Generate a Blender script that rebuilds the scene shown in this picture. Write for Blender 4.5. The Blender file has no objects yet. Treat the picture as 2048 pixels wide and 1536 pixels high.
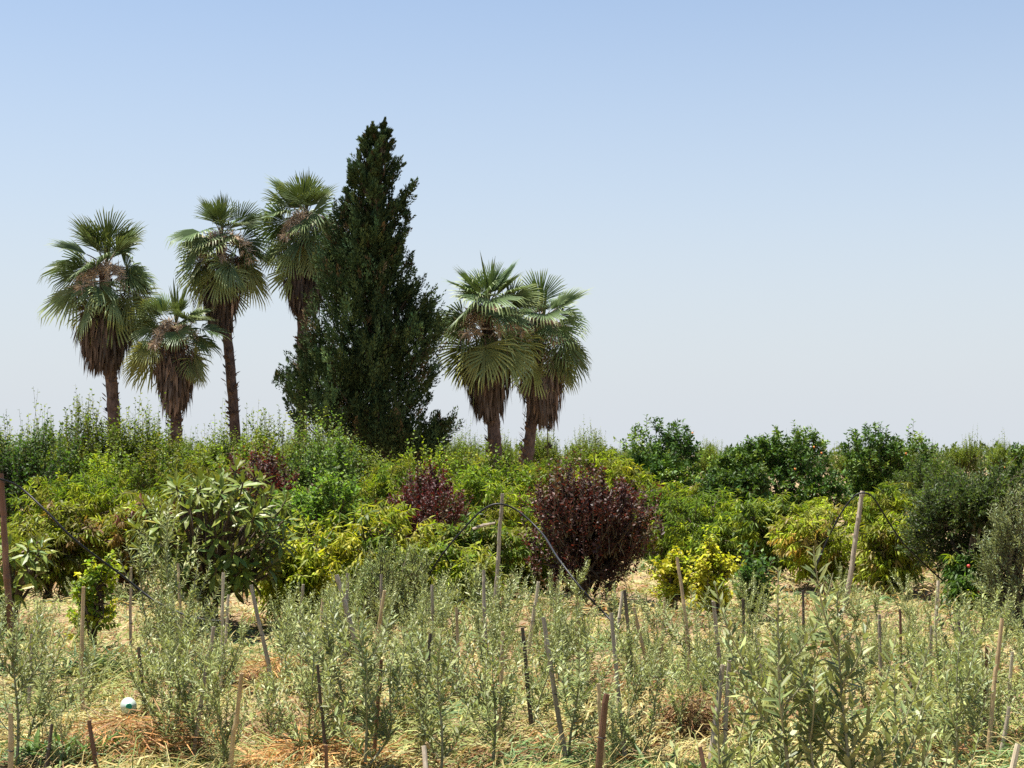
import bpy, math
import numpy as np
from mathutils import Vector, Matrix, Euler

# ------------------------------------------------------------------ camera, light, sky
SC = bpy.context.scene
C = SC.collection
CAM_H, F_PX, HORIZON = 1.8, 3000.0, 910.0
PITCH = math.atan((HORIZON - 768.0) / F_PX)
cam_d = bpy.data.cameras.new('camera')
cam = bpy.data.objects.new('camera', cam_d); C.objects.link(cam)
cam.location = (0, 0, CAM_H)
cam.rotation_euler = (math.pi / 2 + PITCH, 0, 0)
cam_d.sensor_width = 36.0
cam_d.lens = F_PX / 2048.0 * 36.0
cam_d.clip_start, cam_d.clip_end = 0.1, 12000
SC.camera = cam

SUN_POS = Vector((-0.22, 0.13, 0.95)).normalized()
sun_d = bpy.data.lights.new('sun', 'SUN')
sun_d.energy, sun_d.angle, sun_d.color = 5.0, math.radians(0.53), (1.0, 0.95, 0.87)
sun = bpy.data.objects.new('sun', sun_d); C.objects.link(sun)
sun.location = (0, 0, 60)
sun.rotation_euler = SUN_POS.to_track_quat('Z', 'Y').to_euler()

world = bpy.data.worlds.new('World'); SC.world = world
world.use_nodes = True
wn = world.node_tree
wn.nodes.clear()
sky = wn.nodes.new('ShaderNodeTexSky'); sky.sky_type = 'NISHITA'
sky.sun_disc = False
sky.sun_elevation = math.asin(SUN_POS.z)
sky.sun_rotation = math.atan2(SUN_POS.x, SUN_POS.y)
sky.air_density, sky.dust_density, sky.ozone_density, sky.altitude = 1.0, 0.4, 1.0, 0
bg = wn.nodes.new('ShaderNodeBackground'); bg.inputs['Strength'].default_value = 0.0584
wo = wn.nodes.new('ShaderNodeOutputWorld')
# pale dust haze of a hot day: the sky fades to it all round towards the horizon
hz_c = wn.nodes.new('ShaderNodeTexCoord'); hz_s = wn.nodes.new('ShaderNodeSeparateXYZ'); hz_r = wn.nodes.new('ShaderNodeValToRGB')
hz_m = wn.nodes.new('ShaderNodeMix'); hz_m.data_type = 'RGBA'
wn.links.new(hz_c.outputs['Generated'], hz_s.inputs[0]); wn.links.new(hz_s.outputs['Z'], hz_r.inputs[0])
cr = hz_r.color_ramp; cr.interpolation = 'B_SPLINE'
cr.elements[0].position, cr.elements[0].color = 0.0, (1, 1, 1, 1)
cr.elements[1].position, cr.elements[1].color = 0.55, (0, 0, 0, 1)
for p_, v_ in ((.06, .95), (.165, .58), (.30, .17)):
    e_ = cr.elements.new(p_); e_.color = (v_, v_, v_, 1)
wn.links.new(hz_r.outputs[0], hz_m.inputs[0]); wn.links.new(sky.outputs[0], hz_m.inputs[6]); hz_m.inputs[7].default_value = (4.3, 4.6, 4.95, 1)
wn.links.new(hz_m.outputs[2], bg.inputs[0]); wn.links.new(bg.outputs[0], wo.inputs[0])

vs = SC.view_settings
vs.view_transform, vs.look, vs.exposure, vs.gamma = 'Standard', 'None', 1.45, 1.0
vs.use_curve_mapping = False
cy = SC.cycles
cy.max_bounces, cy.diffuse_bounces, cy.glossy_bounces, cy.transmission_bounces, cy.transparent_max_bounces = 6, 3, 2, 4, 4
cy.use_denoising = False
cy.sample_clamp_indirect = 6.0
SC.render.use_persistent_data = False

# ------------------------------------------------------------------ pixel -> place
CP, SP = math.cos(PITCH), math.sin(PITCH)
def ray(px, py):
    u, v = (px - 1024.0) / F_PX, (768.0 - py) / F_PX
    return np.array([u, CP - v * SP, SP + v * CP])
def at(px, py, d):
    r = ray(px, py); t = d / r[1]
    return np.array([0, 0, CAM_H]) + r * t
def gp(px, py):                                   # where the sight line of a pixel meets flat ground
    r = ray(px, py); t = CAM_H / -r[2]
    return np.array([r[0] * t, r[1] * t, 0.0])
def ppm(d): return F_PX / d                       # photograph pixels per metre
def gz(x, y):                                     # gentle unevenness of the ground
    x, y = np.asarray(x, float), np.asarray(y, float)
    f = np.clip((34 - y) / 12.0, 0, 1)
    return f * (0.05 * np.sin(1.9 * x + 0.7 * y) * np.sin(1.3 * y - 0.5 * x + 1) + 0.045 * np.sin(3.7 * x - 2.2 * y + 2) * np.sin(2.9 * y + 1.1 * x))

# ------------------------------------------------------------------ mesh helpers
def nrm(a): return a / np.maximum(np.linalg.norm(a, axis=-1, keepdims=True), 1e-9)
def make_mesh(name, V, T, mats, col=None, mi=None, smooth=False):
    V = np.ascontiguousarray(V, np.float32).reshape(-1, 3); T = np.ascontiguousarray(T, np.int32).reshape(-1, 3)
    me = bpy.data.meshes.new(name)
    me.vertices.add(len(V)); me.vertices.foreach_set('co', V.ravel())
    n = len(T)
    me.loops.add(n * 3); me.loops.foreach_set('vertex_index', T.ravel())
    me.polygons.add(n)
    me.polygons.foreach_set('loop_start', np.arange(0, n * 3, 3, dtype=np.int32))
    me.polygons.foreach_set('loop_total', np.full(n, 3, np.int32))
    for m in mats: me.materials.append(m)
    if mi is not None: me.polygons.foreach_set('material_index', np.ascontiguousarray(mi, np.int32))
    me.update(calc_edges=True)
    if smooth: me.polygons.foreach_set('use_smooth', np.ones(n, bool))
    else: me.polygons.foreach_set('use_smooth', np.zeros(n, bool))
    if col is not None:
        a = me.attributes.new('col', 'FLOAT_COLOR', 'FACE')
        c = np.ones((n, 4), np.float32); c[:, :3] = col
        a.data.foreach_set('color', c.ravel())
    return me

class Geo:
    def __init__(s): s.V, s.T, s.C, s.M, s.n = [], [], [], [], 0
    def add(s, V, T, col=(1, 1, 1), mi=0):
        V = np.asarray(V, float).reshape(-1, 3); T = np.asarray(T, int).reshape(-1, 3)
        s.V.append(V); s.T.append(T + s.n); s.n += len(V)
        c = np.asarray(col, float)
        s.C.append(np.broadcast_to(c, (len(T), 3)) if c.ndim == 1 else c)
        s.M.append(np.full(len(T), mi))
    def mesh(s, name, mats, smooth=False):
        return make_mesh(name, np.concatenate(s.V), np.concatenate(s.T), mats, np.concatenate(s.C), np.concatenate(s.M), smooth)

TPL = {
    # along, side (times width), up (times length); triangles
    'diamond': (np.array([[0, 0, 0], [.42, -.5, .05], [1, 0, 0], [.42, .5, .05]]), np.array([[0, 2, 1], [0, 3, 2]])),
    'lance': (np.array([[0, 0, 0], [.3, -.46, .02], [.3, .46, .02], [.68, -.4, .0], [.68, .4, .0], [1, 0, 0]]),
              np.array([[0, 2, 1], [1, 2, 4], [1, 4, 3], [3, 4, 5]])),
    'rib': (np.array([[0, 0, 0], [.3, -.42, .035], [.3, 0, 0], [.3, .42, .035], [.65, -.48, .035], [.65, 0, 0], [.65, .48, .035], [1, 0, 0]]),
            np.array([[0, 2, 1], [0, 3, 2], [1, 2, 5], [1, 5, 4], [2, 3, 6], [2, 6, 5], [4, 5, 7], [5, 6, 7]])),
}
def leaves(P, D, U, L, W, tpl='diamond', bend=0.0):
    """N leaves at once: base points, directions, top-side normals, lengths, widths."""
    tv, tt = TPL[tpl]; tt = tt[:, ::-1]
    P, D = np.asarray(P, float), nrm(np.asarray(D, float))
    U = nrm(U - D * (U * D).sum(-1, keepdims=True))
    S = np.cross(U, D)
    n = len(P); L = np.broadcast_to(L, n).astype(float); W = np.broadcast_to(W, n).astype(float)
    bend = np.broadcast_to(bend, n).astype(float)
    a = tv[:, 0]
    up = tv[None, :, 2] - bend[:, None] * a[None, :] ** 2
    V = (P[:, None, :] + D[:, None, :] * (L[:, None] * a)[..., None] + S[:, None, :] * (W[:, None] * tv[:, 1])[..., None]
         + U[:, None, :] * (L[:, None] * up)[..., None])
    T = tt[None] + (np.arange(n) * len(tv))[:, None, None]
    return V.reshape(-1, 3), T.reshape(-1, 3), len(tt)

def tubes(P, R, k=5, cap=True):
    """M polylines of n points with radii -> k sided tubes."""
    P = np.asarray(P, float); R = np.asarray(R, float)
    if P.ndim == 2: P, R = P[None], R[None]
    M, n, _ = P.shape
    Tn = np.gradient(P, axis=1); Tn = nrm(Tn)
    ref = np.where(np.abs(Tn[..., 2:3]) > .9, np.array([1., 0, 0]), np.array([0, 0, 1.]))
    A = nrm(np.cross(Tn, ref)); B = np.cross(Tn, A)
    an = np.arange(k) * 2 * math.pi / k
    V = P[:, :, None, :] + R[:, :, None, None] * (A[:, :, None, :] * np.cos(an)[:, None] + B[:, :, None, :] * np.sin(an)[:, None])
    V = V.reshape(-1, 3)
    i, j = np.meshgrid(np.arange(n - 1), np.arange(k), indexing='ij')
    a = i * k + j; b = i * k + (j + 1) % k; c = a + k; d = b + k
    t = np.stack([np.stack([a, b, d], -1), np.stack([a, d, c], -1)], 2).reshape(-1, 3)
    T = t[None] + (np.arange(M) * n * k)[:, None, None]
    T = T.reshape(-1, 3)
    if cap:
        e = (n - 1) * k
        ct = np.array([[e, e + q, e + q + 1] for q in range(1, k - 1)])
        T = np.concatenate([T, (ct[None] + (np.arange(M) * n * k)[:, None, None]).reshape(-1, 3)])
    return V, T

def jitter(rng, base, n, v=.22, h=.12):
    """leaf to leaf variation of a leaf's own colour"""
    base = np.broadcast_to(np.asarray(base, float), (n, 3))
    val = np.exp(rng.normal(0, v, (n, 1)))
    hue = rng.normal(0, h, (n, 1)) * np.array([[1.0, 0.1, -0.6]])
    return np.clip(base * val * (1 + hue), 0.004, 0.9)

# ------------------------------------------------------------------ materials
def new_mat(name):
    m = bpy.data.materials.new(name); m.use_nodes = True
    nt = m.node_tree; nt.nodes.clear()
    return m, nt
def leaf_mat(name, transl=.3, rough=.45, spec=.35, back=None, tint=(1.15, 1.1, .55)):
    m, nt = new_mat(name); N = nt.nodes.new; Lk = nt.links.new
    at_ = N('ShaderNodeAttribute'); at_.attribute_name = 'col'
    oi = N('ShaderNodeObjectInfo')
    mr = N('ShaderNodeMapRange'); mr.inputs[3].default_value = .8; mr.inputs[4].default_value = 1.2
    Lk(oi.outputs['Random'], mr.inputs[0])
    hsv = N('ShaderNodeHueSaturation'); Lk(at_.outputs['Color'], hsv.inputs['Color']); Lk(mr.outputs[0], hsv.inputs['Value'])
    col = hsv.outputs[0]
    if back is not None:
        g = N('ShaderNodeNewGeometry'); mx = N('ShaderNodeMix'); mx.data_type = 'RGBA'
        Lk(g.outputs['Backfacing'], mx.inputs[0]); Lk(col, mx.inputs[6]); mx.inputs[7].default_value = (*back, 1)
        col = mx.outputs[2]
    p = N('ShaderNodeBsdfPrincipled'); Lk(col, p.inputs['Base Color'])
    p.inputs['Roughness'].default_value = rough; p.inputs['Specular IOR Level'].default_value = spec
    mt = N('ShaderNodeMix'); mt.data_type = 'RGBA'; mt.blend_type = 'MULTIPLY'; mt.inputs[0].default_value = 1
    Lk(hsv.outputs[0], mt.inputs[6]); mt.inputs[7].default_value = (*tint, 1)
    tr = N('ShaderNodeBsdfTranslucent'); Lk(mt.outputs[2], tr.inputs['Color'])
    ms = N('ShaderNodeMixShader'); ms.inputs[0].default_value = transl
    Lk(p.outputs[0], ms.inputs[1]); Lk(tr.outputs[0], ms.inputs[2])
    o = N('ShaderNodeOutputMaterial'); Lk(ms.outputs[0], o.inputs[0])
    return m
def rough_mat(name, c1, c2, scale=8.0, stretch=(1, 1, 1), bump=.4, rough=.85, spec=.2, c3=None):
    m, nt = new_mat(name); N = nt.nodes.new; Lk = nt.links.new
    tc = N('ShaderNodeTexCoord'); mp = N('ShaderNodeMapping'); mp.inputs['Scale'].default_value = stretch
    Lk(tc.outputs['Object'], mp.inputs[0])
    n1 = N('ShaderNodeTexNoise'); n1.inputs['Scale'].default_value = scale; n1.inputs['Detail'].default_value = 6
    n1.inputs['Roughness'].default_value = .65; Lk(mp.outputs[0], n1.inputs[0])
    cr = N('ShaderNodeValToRGB'); cr.color_ramp.elements[0].position = .32; cr.color_ramp.elements[1].position = .68
    cr.color_ramp.elements[0].color = (*c1, 1); cr.color_ramp.elements[1].color = (*c2, 1)
    if c3 is not None:
        e = cr.color_ramp.elements.new(.52); e.color = (*c3, 1)
    Lk(n1.outputs[0], cr.inputs[0])
    p = N('ShaderNodeBsdfPrincipled'); Lk(cr.outputs[0], p.inputs['Base Color'])
    p.inputs['Roughness'].default_value = rough; p.inputs['Specular IOR Level'].default_value = spec
    b = N('ShaderNodeBump'); b.inputs['Strength'].default_value = bump; b.inputs['Distance'].default_value = .01
    Lk(n1.outputs[0], b.inputs['Height']); Lk(b.outputs[0], p.inputs['Normal'])
    o = N('ShaderNodeOutputMaterial'); Lk(p.outputs[0], o.inputs[0])
    return m
def plain_mat(name, c, rough=.5, spec=.5, sss=0.0):
    m, nt = new_mat(name)
    p = nt.nodes.new('ShaderNodeBsdfPrincipled'); p.inputs['Base Color'].default_value = (*c, 1)
    p.inputs['Roughness'].default_value = rough; p.inputs['Specular IOR Level'].default_value = spec
    o = nt.nodes.new('ShaderNodeOutputMaterial'); nt.links.new(p.outputs[0], o.inputs[0])
    return m

M_LEAF = leaf_mat('leaf', .43, .5, .2, tint=(1.0, 1.1, .5))
M_GLOSSY = leaf_mat('glossy_leaf', .24, .5, .22)
M_DARK = leaf_mat('purple_leaf', .28, .52, .28, tint=(1.3, .6, .5))
M_OLIVE = leaf_mat('olive_leaf', .26, .48, .28, back=(.25, .275, .13), tint=(1.05, 1.05, .6))
M_LOQUAT = leaf_mat('loquat_leaf', .25, .45, .3, back=(.15, .15, .06))
M_PALM = leaf_mat('palm_leaf', .16, .5, .25)
M_CYP = leaf_mat('cypress_leaf', .05, .9, .04)
M_STRAW = leaf_mat('straw', .25, .6, .25, tint=(1.1, 1.0, .75))
M_DRY = leaf_mat('dry_palm', .15, .75, .15, tint=(1, 1, 1))
M_BARK = rough_mat('bark', (.035, .025, .018), (.12, .09, .065), 14, (1, 1, .35), .8)
M_PALMBARK = rough_mat('palm_bark', (.045, .03, .025), (.17, .12, .10), 9, (1, 1, .5), .8)
M_TWIG = rough_mat('twig', (.06, .05, .03), (.16, .13, .08), 20)
M_OSTEM = rough_mat('olive_stem', (.17, .16, .09), (.36, .35, .22), 30, (1, 1, .3))
M_BAMBOO = {
    'tan': rough_mat('tan_bamboo', (.27, .18, .09), (.58, .44, .25), 22, (1, 1, .12), .25, .6, .3, (.46, .33, .18)),
    'grey': rough_mat('grey_bamboo', (.2, .165, .125), (.5, .42, .32), 22, (1, 1, .12), .25, .7, .25, (.36, .295, .22)),
    'dark': rough_mat('dark_bamboo', (.08, .06, .045), (.3, .22, .15), 22, (1, 1, .12), .3, .7, .25, (.1, .075, .055)),
    'brown': rough_mat('brown_bamboo', (.11, .05, .03), (.27, .14, .085), 22, (1, 1, .12), .3, .6, .3, (.17, .085, .05)),
    'pale': rough_mat('pale_bamboo', (.36, .29, .2), (.6, .52, .4), 22, (1, 1, .12), .2, .6, .3, (.5, .42, .3)),
}
M_HOSE = plain_mat('black_rubber', (.010, .010, .011), .5, .3)
M_ORANGE = plain_mat('orange_peel', (.62, .2, .02), .45)
M_REDFRUIT = plain_mat('red_fruit_skin', (.5, .05, .035), .4)

# ------------------------------------------------------------------ object helpers
def put(o, parent=None):
    C.objects.link(o)
    if parent is not None: o.parent = parent
    return o
def root(name, label, cat, loc, group=None, rz=0.0):
    o = bpy.data.objects.new(name, None); o.empty_display_size = .2
    o.location = loc; o.rotation_euler = (0, 0, rz)
    o['label'], o['category'] = label, cat
    if group: o['group'] = group
    return put(o)
def part(name, me, parent, kind=None, label=None):
    o = bpy.data.objects.new(name, me)
    if kind: o['kind'] = kind
    if label: o['label'] = label
    return put(o, parent)
def single(name, me, label, cat, loc=(0, 0, 0), group=None):
    o = bpy.data.objects.new(name, me); o.location = loc
    o['label'], o['category'] = label, cat
    if group: o['group'] = group
    return put(o)
def stuff(name, me, kind='stuff', label=None):
    o = bpy.data.objects.new(name, me); o['kind'] = kind
    if label: o['label'] = label
    return put(o)
def copy_tree(r, loc, rz, scale, label, group):
    n = r.copy(); C.objects.link(n)
    n.location, n.rotation_euler, n.scale = loc, (0, 0, rz), (scale, scale, scale)
    n['label'] = label; n['group'] = group
    for ch in r.children:
        c = ch.copy(); C.objects.link(c); c.parent = n
    return n

# ------------------------------------------------------------------ ground
def ground_mesh():
    xs = np.concatenate([[-4000, -1200, -300, -80, -40], np.linspace(-20, 20, 121), [40, 80, 300, 1200, 4000]])
    ys = np.concatenate([[-60, -10], np.linspace(0, 40, 121), [50, 70, 120, 300, 1200, 6000]])
    X, Y = np.meshgrid(xs, ys, indexing='ij')
    V = np.stack([X, Y, gz(X, Y)], -1).reshape(-1, 3)
    nx, ny = len(xs), len(ys)
    i, j = np.meshgrid(np.arange(nx - 1), np.arange(ny - 1), indexing='ij')
    a = i * ny + j; b = a + ny; c = b + 1; d = a + 1
    T = np.concatenate([np.stack([a, b, c], -1).reshape(-1, 3), np.stack([a, c, d], -1).reshape(-1, 3)])
    m, nt = new_mat('dry_soil'); N = nt.nodes.new; Lk = nt.links.new
    tc = N('ShaderNodeTexCoord')
    n1 = N('ShaderNodeTexNoise'); n1.inputs['Scale'].default_value = .9; n1.inputs['Detail'].default_value = 8; n1.inputs['Roughness'].default_value = .7
    n2 = N('ShaderNodeTexNoise'); n2.inputs['Scale'].default_value = 26; n2.inputs['Detail'].default_value = 6
    Lk(tc.outputs['Object'], n1.inputs[0]); Lk(tc.outputs['Object'], n2.inputs[0])
    cr = N('ShaderNodeValToRGB'); e = cr.color_ramp.elements
    e[0].position, e[0].color = .35, (.17, .12, .075, 1); e[1].position, e[1].color = .62, (.30, .25, .13, 1)
    k = e.new(.5); k.color = (.25, .175, .10, 1)
    Lk(n1.outputs[0], cr.inputs[0])
    mx = N('ShaderNodeMix'); mx.data_type = 'RGBA'; mx.blend_type = 'OVERLAY'; mx.inputs[0].default_value = .6
    Lk(cr.outputs[0], mx.inputs[6]); Lk(n2.outputs[0], mx.inputs[7])
    p = N('ShaderNodeBsdfPrincipled'); p.inputs['Roughness'].default_value = .95; p.inputs['Specular IOR Level'].default_value = .1
    Lk(mx.outputs[2], p.inputs['Base Color'])
    b_ = N('ShaderNodeBump'); b_.inputs['Distance'].default_value = .03; b_.inputs['Strength'].default_value = .8
    Lk(n2.outputs[0], b_.inputs['Height']); Lk(b_.outputs[0], p.inputs['Normal'])
    o = N('ShaderNodeOutputMaterial'); Lk(p.outputs[0], o.inputs[0])
    return make_mesh('ground', V, T, [m], smooth=True)
stuff('ground', ground_mesh(), 'structure')

# ------------------------------------------------------------------ palms
def frond_mesh(name, pitch, rng, dead=False):
    g = Geo()
    p = math.radians(pitch)
    Lp = rng.uniform(.72, .98)
    t = np.linspace(0, 1, 7)
    sag = .16 + .10 * math.cos(p)
    pts = np.stack([Lp * t * math.cos(p), np.zeros(7), Lp * t * math.sin(p) - sag * t ** 2], -1)
    V, T = tubes(pts, np.linspace(.028, .014, 7), 4)
    g.add(V, T, (.16, .16, .06), 1)
    E = pts[-1]; tan = nrm(pts[-1] - pts[-2])
    dip = math.radians(rng.uniform(2, 12) if pitch > 40 else rng.uniform(6, 26))
    a = math.atan2(tan[2], tan[0]) - dip
    x = np.array([math.cos(a), 0, math.sin(a)]); up = np.array([-math.sin(a), 0, math.cos(a)])
    roll = rng.normal(0, .42)
    side = math.cos(roll) * np.array([0, 1., 0]) + math.sin(roll) * up
    n = np.cross(x, side)
    if n[2] < 0 and abs(a) < 1.5: n = -n
    ns = 32; spread = math.radians(rng.uniform(66, 88) if pitch > 40 else rng.uniform(92, 112)); R = rng.uniform(1.0, 1.42)
    cup = rng.uniform(.05, .28) if pitch > 10 else rng.uniform(-.3, .05)
    th = np.linspace(-spread, spread, ns) + rng.normal(0, .012, ns)
    dl = spread / ns
    base = jitter(rng, (.09, .13, .048) if pitch > -5 else (.20, .235, .085), 1, .1, .06)[0]  # hanging fronds yellower with age, and sunlight on them painted in as paler colour
    off_ = rng.random(ns) < (.05 if pitch > 20 else .13)
    for q in range(ns):
        if off_[q]: continue
        c_, s_ = math.cos(th[q]), math.sin(th[q])
        rr = R * (.72 + .28 * (c_ * .5 + .5)) * rng.uniform(.93, 1.04)
        hub = E + x * .14 * max(0, 1 - abs(th[q]) / spread)
        def pnt(r, da, lift):
            A = th[q] + da
            v = hub + (math.cos(A) * x + math.sin(A) * side) * r + n * (cup * abs(math.sin(A)) * r + lift)
            return v
        dr = (rng.uniform(.1, .5) if pitch > 40 else rng.uniform(.4, 1.0)) * (2.2 if rng.random() < (.12 if pitch > 20 else .35) else 1)
        P = [hub, pnt(rr * .44, -dl, -.02), pnt(rr * .44, 0, .022), pnt(rr * .44, dl, -.02),
             pnt(rr * .78, -dl * .42, 0), pnt(rr * .78, dl * .42, 0), pnt(rr, 0, 0)]
        for k_, f in ((4, .26), (5, .26), (6, .5)):
            P[k_] = P[k_] + np.array([0, 0, -dr * f * f * 1.4 * R * abs(math.cos(a)) - .04 * f])
            if k_ == 6: P[k_] = hub + (P[k_] - hub) * (1 - .12 * dr)
        T = [[0, 1, 2], [0, 2, 3], [1, 4, 2], [2, 4, 5], [2, 5, 3], [4, 6, 5]]
        cc = base * rng.uniform(.85, 1.18)
        col = np.array([cc, cc, cc * 1.15, cc * 1.15, cc * 1.15, cc * 1.3 + np.array([.04, .025, .0])])
        g.add(P, T, col, 0)
    return g.mesh(name, [M_PALM, M_TWIG])
rngp = np.random.default_rng(5)
FROND = [(p, frond_mesh('frond', p, rngp)) for p in (88, 78, 66, 55, 44, 33, 22, 12, 2, -8, -18, -28, -38, -48, -58, -66) for _ in range(3)]

def flower_stalk_mesh(rng):
    g = Geo(); n = 9; t = np.linspace(0, 1, n); Ls = rng.uniform(.8, 1.3)
    pts = np.stack([Ls * .78 * t, 0 * t, Ls * (.75 * t - 1.15 * t ** 2.2)], -1)
    V, T = tubes(pts, np.linspace(.016, .006, n), 4); g.add(V, T, (.34, .26, .17))
    m = 230; k = rng.integers(3, n, m); P0 = pts[k] + rng.normal(0, .02, (m, 3))
    D = rng.normal(0, .55, (m, 3)) + np.array([.1, 0, -.55])
    V, T, q = leaves(P0, D, rng.normal(0, 1, (m, 3)), rng.uniform(.12, .36, m), rng.uniform(.018, .042, m), 'diamond')
    g.add(V, T, np.repeat(jitter(rng, (.50, .40, .30), m, .22, .05), q, 0))
    return g.mesh('flower_stalk', [M_DRY])
FLOWER = [flower_stalk_mesh(rngp) for _ in range(5)]

def palm(seed, px, yc, bx, by, d, sc, skirt_top, skirt_bot, skirt_hw, label, nf=34, tr=.2):
    rng = np.random.default_rng(seed); s = ppm(d)
    top = at(px, yc - 14, d); base = at(bx, by, d)
    base = base + (base - top) * ((base[2] - 0) / (top[2] - base[2]))       # down to the ground
    r = root('fan_palm', label, 'palm tree', tuple(base), 'fan palms standing together behind the orchard')
    o = top - base
    # trunk with rough leaf bases
    g = Geo(); n = 40; t = np.linspace(0, 1, n)
    pts = o[None] * t[:, None] + np.stack([.05 * np.sin(t * 5), 0 * t, 0 * t], -1)
    R = tr * (1.12 - .2 * t) * (1 + .05 * np.sin(t * 90)) * sc ** .5
    V, T = tubes(pts, R, 12); g.add(V + rng.normal(0, .008, V.shape), T)
    m = 230; tt = rng.uniform(.02, .97, m); az = np.arange(m) * 2.39996
    rad = np.stack([np.cos(az), np.sin(az), 0 * az], -1)
    P0 = o[None] * tt[:, None] + rad * (tr * .85)
    D = rad * .5 + np.array([0, 0, .9]) + rng.normal(0, .15, (m, 3))
    V, T, q = leaves(P0, D, rad, rng.uniform(.14, .26, m), rng.uniform(.09, .15, m), 'rib', -.25)
    g.add(V, T)
    part('trunk', g.mesh('trunk', [M_PALMBARK]), r)
    # green fronds, each a part
    low = (skirt_top - yc) / s
    for k in range(nf):
        f = k / (nf - 1)
        want = 84 - 126 * f ** .85 + rng.normal(0, 8)
        cand = sorted(range(len(FROND)), key=lambda q: abs(FROND[q][0] - want) + rng.random())[0]
        ob = part('frond', FROND[cand][1], r)
        z = -low * (max(0, f - .25) / .75) * .42
        ob.location = tuple(o + np.array([0, 0, z]))
        e = sc * rng.uniform(.86, 1.16) * (.92 if f < .12 else 1)
        ob.rotation_euler = (rng.normal(0, .13), rng.normal(0, .13), k * 2.39996 + rng.normal(0, .45)); ob.scale = (e, e, e)
    # the unopened spear leaf at the very top
    sp_ = Geo(); V, T, q = leaves(np.zeros((5, 3)) + rng.normal(0, .02, (5, 3)), np.array([0, 0, 1.]) + rng.normal(0, .07, (5, 3)), rng.normal(0, 1, (5, 3)), sc * rng.uniform(1.4, 2.0, 5), .09, 'rib', .02)
    sp_.add(V, T, (.14, .17, .06)); ob = part('spear_leaf', sp_.mesh('spear_leaf', [M_PALM]), r); ob.location = tuple(o)
    for k in range(10):
        ob = part('flower_stalk', FLOWER[k % 5], r); az = (-math.pi / 2 + (k - 2.5) * .62 + rng.uniform(-.25, .25)) if k < 6 else k * 2.4
        ob.location = tuple(o + np.array([0, 0, -.05 - .1 * rng.random()])); ob.rotation_euler = (0, 0, az)
        e = sc * rng.uniform(.8, 1.35); ob.scale = (e, e, e)
    # skirt of dead hanging leaves
    g = Geo(); m = 1500
    H = (skirt_bot - skirt_top) / s; hw = skirt_hw / s
    az = rng.uniform(0, 2 * math.pi, m); u = rng.random(m) ** .8
    ztop = -low - H * (u * .72) + .3 * H * rng.random(m)
    prof = .82 + .28 * np.sin(np.clip(u * 1.1 + .1, 0, 1) * math.pi) - .12 * u
    rr = hw * 1.15 * prof * rng.uniform(.5, 1.05, m)
    P0 = o[None] + np.stack([rr * np.cos(az) * .8, rr * np.sin(az) * .8, ztop], -1)
    D = np.stack([np.cos(az) * .10, np.sin(az) * .10, -np.ones(m)], -1) + rng.normal(0, .07, (m, 3))
    Ls = np.minimum(rng.uniform(.35, .75, m) * max(.6, H / 1.8), (H * 1.04 + low + ztop).clip(.15)) * 1.05
    V, T, q = leaves(P0, D, np.stack([np.cos(az), np.sin(az), .2 + 0 * az], -1), Ls, rng.uniform(.04, .11, m), 'lance', .06)
    g.add(V, T, np.repeat(jitter(rng, (.11, .08, .062), m, .38, .06), q, 0))
    # strands between the living fronds and the skirt
    m = 700; az = rng.uniform(0, 2 * math.pi, m); zt = -low * rng.uniform(.2, 1.1, m)
    rr = rng.uniform(.15, 1.0, m) * sc
    P0 = o[None] + np.stack([rr * np.cos(az), rr * np.sin(az), zt - rr * .3], -1)
    D = rng.normal(0, .22, (m, 3)) + np.array([0, 0, -1])
    V, T, q = leaves(P0, D, rng.normal(0, 1, (m, 3)), rng.uniform(.25, .7, m), rng.uniform(.015, .04, m), 'lance', .1)
    g.add(V, T, np.repeat(jitter(rng, (.13, .09, .065), m, .35, .07), q, 0))
    part('dead_leaf_skirt', g.mesh('dead_leaf_skirt', [M_DRY]), r, 'stuff')
    return r
palm(11, 212, 552, 226, 862, 50, 1.00, 655, 772, 55, 'leftmost fan palm with wide dead-leaf skirt and long bare trunk')
palm(12, 352, 668, 350, 860, 49, .84, 740, 850, 38, 'small low fan palm between the two leftmost tall palms, skirt nearly touching the hedge', 28)
palm(13, 443, 492, 467, 860, 51, .98, 585, 688, 36, 'tall fan palm with slim skirt, second tallest palm, left of the small one\'s neighbour', 34, .17)
palm(14, 612, 452, 603, 720, 52, .95, 555, 656, 45, 'tallest fan palm, its trunk passing behind the left side of the cypress', 34, .19)
palm(15, 976, 636, 988, 925, 48, 1.0, 745, 862, 45, 'fan palm nearest the cypress on its right side, in front of its paired palm', 36, .2)
palm(16, 1085, 662, 1052, 915, 51, .95, 765, 874, 42, 'fan palm at the right end, leaning outward behind its paired palm', 33, .19)

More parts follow.
